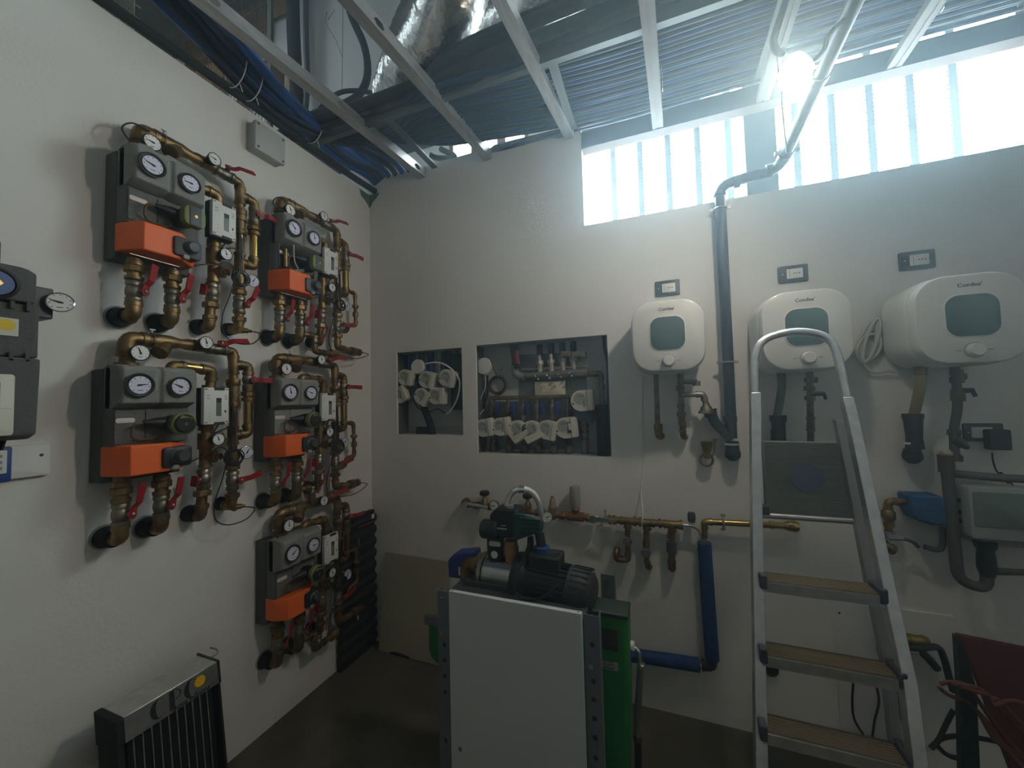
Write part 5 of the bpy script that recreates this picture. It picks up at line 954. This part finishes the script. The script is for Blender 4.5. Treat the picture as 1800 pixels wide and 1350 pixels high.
# suction elbow and blue valve motor on the left
t = thing('brass_elbow', 'large brass suction elbow left of the pump', 'elbow', B(828, 1010, .66)); b = MB(); b.tube(fillet([ax0-(ax1-ax0)*.1, B(824, 985, .66), B(818, 1050, .66)], .06, 7), .030, 16); b.cyl(B(840, 986, .66), B(847, 989, .66), .038, 8); b.cyl(B(820, 1030, .66), B(820, 1038, .66), .034, 14); b.build('bend', BRASS, t); MB().cyl(B(820, 1036, .66), B(820, 1080, .66), .03, 14).build('black_tail', BLACK, t)
MB().tube([B(842, 980, .62), B(858, 983, .62), B(868, 988, .62)], [.012, .010, .006], 8).build('lever', mat('lever_pale', (.45, .38, .35), .4, .4), t)
t = thing('valve_motor', 'blue box shaped valve motor left of the pump', 'motor', B(810, 995, .6)); q = [B(787, 985, .66), B(797, 974, .66), B(832, 972, .66), B(834, 1000, .66), B(808, 1018, .66), B(788, 1015, .66)]
MB().prism(q, Y*.075).build('housing', mat('motor_blue', (.018, .04, .19), .45), t, bevel=.006)
MB().box(B(806, 1011, .664), B(809, 997, .662)).build('label', WHITEP, t)
# pressure controller on top
t = thing('pressure_controller', 'dark green and black pressure controller mounted on top of the pump', 'controller', B(905, 930, .66)); o_ = .66
MB().lathe(B(862, 930, o_+.02), X, [(-.035, .034), (-.03, .038), (.03, .038), (.034, .034)], 20).build('black_drum', BLACK, t)
q = [B(860, 905, o_+.03), B(872, 893, o_+.03), B(908, 897, o_+.03), B(912, 945, o_+.03), B(880, 948, o_+.03), B(860, 940, o_+.03)]
MB().prism(q, Y*.09).build('control_head', BLACK, t, bevel=.008)
lo = [[B(x, y, o_+dy) for x, y, dy in ((xx, y0, .05), (xx, y1, .05), (xx, y1, -.05), (xx, y0, -.05))] for xx, y0, y1 in ((903, 901, 952), (918, 903, 946), (942, 910, 938), (951, 916, 932))]
MB().loft(lo).build('green_body', DGREEN, t, bevel=.008)
b = MB()
for i in range(4): b.tube([B(914, 910+8*i, o_+.054), B(950, 915+6*i, o_+.054)], .0035, 6)
b.build('body_ribs', DGREEN, t)
MB().lathe(B(947, 924, o_+.02), X, [(0, .022), (.012, .022), (.016, .016)], 16).build('end_cap', BLACK, t)
MB().lathe(B(895, 900, o_), Z, [(0, .026), (.012, .026), (.014, .021), (.03, .021), (.032, .012)], 16).build('grey_cap', mat('cap_grey', (.28, .28, .30), .5), t)
b = MB(); b.obox(B(878, 929, o_+.033), X*.022, Y*.001, Z*.003); b.obox(B(885, 924, o_+.033), X*.010, Y*.001, Z*.0012); b.lathe(B(889, 930, o_+.033), -Y, [(0, .004), (.002, .003)], 8); b.build('printed_logo', mat('print_pale', (.45, .45, .42), .6), t)
MB().lathe(B(871, 945, o_+.01), -Z, [(0, .032), (.005, .036), (.11, .034), (.118, .028)], 22).build('filter_bowl', BLACK, t); MB().slab(B(870, 956, o_+.046), X, Z, .050, .018, .003, .006).build('name_plate', mat('plate_pale', (.40, .40, .38), .5), t); MB().lathe(B(869, 975, o_+.045), -Y, [(0, .015), (.002, .014)], 18).build('round_sticker', WHITEP, t)
MB().lathe(B(899, 985, o_+.02), Z, [(-.03, .021), (.0, .021), (.002, .026), (.02, .026), (.022, .031), (.055, .031), (.058, .028), (.08, .026)], 12).build('union_nut', mat('union_bronze', (.42, .24, .09), .4, .9, col2=(.25, .14, .06), scale=20), t); MB().cyl(B(900, 1002, o_), B(900, 986, o_), .022, 14).build('steel_nipple', CHROME, t)
MB().cyl(B(948, 938, o_), B(952, 960, o_), .019, 12).build('outlet_pipe', BLACK, t); MB().lathe(B(953, 959, o_), -Z, [(0, .026), (.004, .031), (.055, .031), (.06, .026)], 16).build('blue_sleeve', BLUE, t)
MB().prism([B(927, 945, o_), B(935, 945, o_), B(938, 995, o_-.01), B(925, 995, o_-.01)], Y*.02).build('bracket', BLACK, t); MB().tube([B(931, 955, o_+.03), B(920, 985, o_+.05), B(908, 1004, o_+.07)], .007, 8).build('drain_tube', BLACK, t)
t = thing('braided_hose', 'shiny braided steel hose arching over the pump', 'hose', B(920, 870, .62)); MB().tube(smooth([B(892, 896, .66), B(893, 880, .66), B(900, 866, .66), B(917, 859, .65), B(936, 866, .64), B(947, 882, .63), B(952, 905, .62)], 5), .0125, 12).build('braid', mat('braid', (.72, .72, .70), .28, 1., bump=.8, bscale=400), t)
for a, c in ((B(912, 860, .655), B(922, 860, .65)), (B(892, 893, .66), B(892, 886, .66))): MB().cyl(a, c, .0155, 12).build('ferrule', CHROME, t)
# green unit behind the panel
t = thing('green_cabinet', 'green plastic water treatment unit behind the white panel', 'water softener', (1.4, -.64, 0)); gx0, gx1 = B(752, 1110, .70).x, B(1105, 1110, .70).x; gz = B(1075, 1080, .70).z; gm = gx0+.32
lo = []
for z, e in ((.12, .05), (.20, .02), (.40, .006), (gz-.02, 0), (gz-.008, .004)): lo.append([(gm, -.70, z), (gx1-e-.01, -.70, z), (gx1-e, -.69, z), (gx1-e, -.60, z), (gm, -.60, z)])
MB().loft(lo).build('shell', GREEN, t, bevel=.012)
MB().box((gm, -.706, gz-.012), (gx1+.002, -.60, gz+.006)).build('lid', mat('lid_dark', (.03, .05, .035), .5), t, bevel=.004)
zq0, zq1 = B(760, 1165, .7).z, B(760, 1098, .7).z; MB().prism([(gx0+.04, -.70, zq0), (gx0+.012, -.70, zq0+.02), (gx0, -.70, zq0+.06), (gx0, -.70, zq1), (gm+.01, -.70, zq1), (gm+.01, -.70, zq0)], Y*.09).build('side_housing', GREEN, t, bevel=.008)
a, c = B(1050, 1103, .702), B(1087, 1146, .702)
MB().slab(V(((a.x+c.x)/2-.02, -.7, (a.z+c.z)/2)), X, Z, c.x-a.x+.04, a.z-c.z, .004, .008, .001).build('dark_window', mat('window_dark', (.035, .03, .03), .3), t)
a, c = B(1050, 1158, .702), B(1087, 1181, .702); MB().slab(V(((a.x+c.x)/2-.02, -.7, (a.z+c.z)/2)), X, Z, c.x-a.x+.04, a.z-c.z, .003, .004, .001).build('label', mat('label_grey', (.24, .26, .24), .5), t)
a = B(1068, 1166, .704); b = MB()
for i in range(3): b.obox(a+Z*(.008-.011*i), X*.022, Y*.0006, Z*.0016)
b.build('printed_lines', mat('print_dark', (.08, .09, .08), .6), t)
MB().box((gx0-.01, -.71, B(760, 1098, .7).z), (gx0+.06, -.69, B(760, 1082, .7).z)).build('bracket', SH, t)
MB().box((gm+.02, -.69, 0), (gx1-.05, -.61, .12)).build('base', BLACK, t)
t = thing('flexible_hose', 'braided hose hanging from a chrome elbow on the green unit', 'hose', B(1125, 1160, .6)); MB().lathe(B(1104, 1134, .62), X, [(-.03, .012), (0, .012), (.002, .017), (.022, .017), (.024, .012)], 10).build('white_nut', WHITEP, t)
MB().tube(fillet([B(1110, 1135, .62), B(1122, 1142, .62), B(1127, 1170, .62)], .03), .0085, 10).build('chrome_elbow', CHROME, t); MB().lathe(B(1127, 1166, .62), -Z, [(0, .010), (.002, .014), (.012, .014), (.013, .011)], 12).build('ferrule', CHROME, t)
MB().tube(smooth([B(1126, 1170, .62), B(1123, 1220, .62), B(1120, 1270, .62), B(1121, 1296, .62)], 5), .0125, 10).build('braid', mat('braid_dull', (.22, .22, .22), .4, .8, bump=.8, bscale=400), t); MB().tube(smooth([B(1121, 1294, .62), B(1122, 1330, .62), B(1126, 1370, .62), V((1.80, -.60, .16)), V((1.84, -.58, .02))], 5), .013, 10).build('black_tube', BLACK, t); MB().cyl(B(1121, 1292, .62), B(1121, 1302, .62), .0155, 12).build('ferrule', BRASSB, t)
# ================================================================ LADDER
t = thing('step_ladder', 'folded aluminium step ladder with hoop leaning against the back wall', 'ladder', (2.32, -.6, 0))
lf = lambda y: .42+(y-583)*.00050
hoop = [(1326, 650), (1327, 628), (1337, 604), (1360, 590), (1400, 583), (1440, 588), (1462, 602), (1472, 625), (1479, 655)]
pl = [B(1337, 1345, lf(1345))+(B(1337, 1345, lf(1345))-B(1330, 1010, lf(1010))).normalized()*.52, B(1337, 1345, lf(1345)), B(1334, 1150, lf(1150)), B(1331, 1010, lf(1010)), B(1328, 830, lf(830))]+[B(x, y, lf(y)) for x, y in hoop]+[B(1497, 740, lf(740)), B(1530, 895, lf(895)), B(1561, 1045, lf(1045)), B(1594, 1195, lf(1195)), B(1612, 1345, lf(1345))]
pl.append(pl[-1]+(pl[0]-pl[1]).length*V((.06, -.22, -1)).normalized()); pl[0].z = max(pl[0].z, .015); pl[-1].z = max(pl[-1].z, .015)
MB().tube(smooth(pl[3:17], 4), .0142, 12).build('hoop', ALU, t)
def rail(seg, w, dpt):
    lo = []
    for p in seg: lo.append([p+X*a+Y*b for a, b in ((-w, -dpt), (w, -dpt), (w, dpt), (-w, dpt))])
    return MB().loft(lo)
rail([B(1327, 690, lf(690))]+pl[:5][::-1], .0155, .02).build('rail', ALU, t, bevel=.002); rail([B(1487, 698, lf(698)), pl[14], pl[15], pl[16], pl[17], pl[18], pl[19]], .015, .02).build('rail', ALU, t, bevel=.002)
for s, seg in ((1, [pl[4], pl[3], pl[2], pl[1], pl[0]]), (-1, [pl[14], pl[15], pl[16], pl[17], pl[18], pl[19]])):
    rail([p+V((.012*s, .075, 0)) for p in seg], .011, .016).build('rear_leg', mat('alu_dull', (.45, .45, .45), .45, 1.), t)
CLIP = mat('clip_violet', (.05, .045, .065), .5)
for i, (ya, yb, yl_) in enumerate(((1020, 1053, 998), (1150, 1202, 1127), (1290, 1352, 1262))):
    o1 = lf(ya)+.035; a = B(1340, ya, o1); c = B((1556, 1590, 1608)[i], yb, o1); z = (a.z+c.z)/2
    sp = thing and MB().box((a.x, -o1, z-.030), (c.x, -o1+.006, z)).box((a.x, -o1+.006, z-.006), (c.x, -o1+.085, z-.001)).build('tread', ALU, t)
    MB().box((a.x+.006, -o1+.008, z-.001), (c.x-.006, -o1+.082, z+.003)).build('tread_mat', WOODP, sp)
    q = MB()
    for k in range(7): q.box((a.x+.006, -o1+.012+.010*k, z+.003), (c.x-.006, -o1+.017+.010*k, z+.0045))
    q.build('tread_ribs', WOODP, sp)
    for x in (a.x-.006, c.x-.012): MB().box((x, -o1-.004, z-.022), (x+.02, -o1+.07, z+.022)).build('tread_clip', CLIP, t, bevel=.004)
TB = mat('tray_grey', (.155, .155, .135), .6, var=.1, scale=40)
q0, q1, q2, q3 = B(1340, 775, .44), B(1490, 778, .44), B(1520, 914, .50), B(1346, 905, .50)
pf = MB().prism([q0, q1, q2, q3], Y*.022).build('platform', TB, t, bevel=.003)
b = MB()
for k in range(34):
    u = (k+.7)/34.4; e0, e1 = q0.lerp(q3, u), q1.lerp(q2, u); e0 = e0+(e1-e0)*.02; e1 = e0+(e1-e0)*.93; b.obox((e0+e1)/2-Y*.0008, (e1-e0)/2, Y*.0012, Z*.0019)
b.build('platform_ribs', TB, pf)
cc = B(1418, 839, .474); nn = (q3-q0).cross(q1-q0).normalized(); nn = nn if nn.y < 0 else -nn; b = MB(); b.lathe(cc+nn*.0022, nn, [(0, .049), (.0006, .049)], 32).build('round_sticker', mat('sticker_violet', (.055, .06, .115), .5), pf)
MB().tube([B(1332, 905, .505), B(1525, 918, .505)], .010, 10).build('cross_bar', mat('alu_dull', (.45, .45, .45), .45, 1.), t)
MB().tube([q1+V((.012, 0, .0)), q2+V((.012, 0, 0))], .011, 8).build('platform_hinge', mat('alu_dull', (.45, .45, .45), .45, 1.), t)
for p in (B(1340, 895, .5), B(1516, 908, .5)): MB().obox(p, X*.02, Y*.02, Z*.016).build('tread_clip', CLIP, t, bevel=.004)
for p in (pl[0], pl[-1]): MB().obox(V((p.x, p.y, .022)), X*.018, Y*.024, Z*.022).build('foot', BLACK, t, bevel=.004)
# ================================================================ RIGHT FOREGROUND
t = thing('red_board', 'dark red board on a black leg leaning at the right edge', 'board', B(1750, 1200, .5)); RB = mat('board_dark_red', (.10, .009, .010), .55, var=.2, scale=5)
MB().prism([B(1683, 1116, .44), B(1860, 1152, .44), B(1870, 1400, .5), B(1795, 1400, .5), B(1722, 1205, .46)], Y*.018).build('panel', RB, t, bevel=.002)
b_ = B(1694, 1400, .48); c_ = B(1726, 1400, .48); MB().prism([B(1684, 1119, .475), B(1703, 1165, .475), B(1718, 1210, .475), c_, V((c_.x, c_.y, 0)), V((b_.x, b_.y, 0)), b_, B(1689, 1200, .475)], Y*.03).build('leg', BLACK, t, bevel=.003)
ORC = mat('cord_orange', (.15, .045, .02), .6, var=.3, scale=30)
t = thing('orange_cord', 'coiled brownish orange cord hanging over the dark red board', 'cord', B(1730, 1240, .5))
for k, pl_ in enumerate((((1652, 1202), (1672, 1199), (1700, 1205), (1722, 1235), (1750, 1275), (1790, 1320), (1830, 1350)), ((1650, 1208), (1668, 1222), (1700, 1235), (1735, 1268), (1765, 1310), (1810, 1340)),
                        ((1672, 1203), (1720, 1210), (1760, 1245), (1800, 1290), (1840, 1330)), ((1745, 1235), (1750, 1228), (1770, 1245), (1800, 1275), (1840, 1300)), ((1748, 1240), (1775, 1232), (1800, 1236), (1840, 1244)), ((1722, 1255), (1745, 1295), (1780, 1330), (1810, 1365)), ((1740, 1232), (1735, 1222), (1710, 1214), (1690, 1208)))):
    MB().tube(smooth([B(x, y, .51+.008*k) for x, y in pl_]), .0058, 8).build('cord_turn', ORC, t)
t = thing('tangled_cable', 'black cord with a cross shaped knot near the floor at the right', 'cord', B(1660, 1300, .4)); BK = INK
for pl_ in (((1642, 1310), (1655, 1298), (1680, 1294), (1710, 1296), (1745, 1302), (1765, 1308)), ((1636, 1315), (1650, 1300), (1662, 1275), (1676, 1248)), ((1645, 1308), (1662, 1325), (1680, 1332), (1700, 1330))): MB().tube(smooth([B(x, y, .42) for x, y in pl_]), .007, 8).build('cord_turn', BK, t)
t = thing('yellow_fitting', 'yellow brass fitting with dark hoses low on the wall right of the ladder', 'fitting', B(1610, 1125, .06)); b = MB(); brass(b, [B(1575, 1122, .06), B(1622, 1127, .06), B(1624, 1127, 0)], .018); b.build('fitting', mat('brass_yellow', (.34, .26, .09), .45, .8), t)
MB().tube(smooth([B(1578, 1138, .09), B(1615, 1140, .09), B(1648, 1138, .09), B(1660, 1160, .08), B(1668, 1190, .06), B(1676, 1215, .05)]), .012, 10).build('hose', mat('hose_dark', (.035, .035, .035), .6), t); MB().tube(smooth([B(1615, 1142, .08), B(1632, 1158, .09), B(1648, 1176, .09)]), .014, 10).build('black_end', BLACK, t); MB().tube(smooth([B(1572, 1140, .1), B(1595, 1146, .1), B(1615, 1148, .1)]), .006, 8).build('steel_tube', ALU, t)
MB().tube(smooth([B(1560, 1120, .08), B(1552, 1145, .09), B(1575, 1190, .09), B(1590, 1250, .08), B(1600, 1290, .06)]), .02, 10).build('grey_hose', mat('hose_grey', (.10, .10, .10), .65), t)
for pl_ in (((1500, 1198), (1498, 1235), (1502, 1265), (1518, 1292)), ((1541, 1205), (1545, 1235), (1538, 1265), (1533, 1300))):
    o = MB().tube(smooth([B(x, y, .03) for x, y in pl_]), .0045, 7).build('dark_cable', INK, None); tag(o, 'thin dark cable on the low white panel behind the ladder, '+('left one' if pl_[0][0] < 1520 else 'right one'), 'cable', 'dark cables behind the ladder')
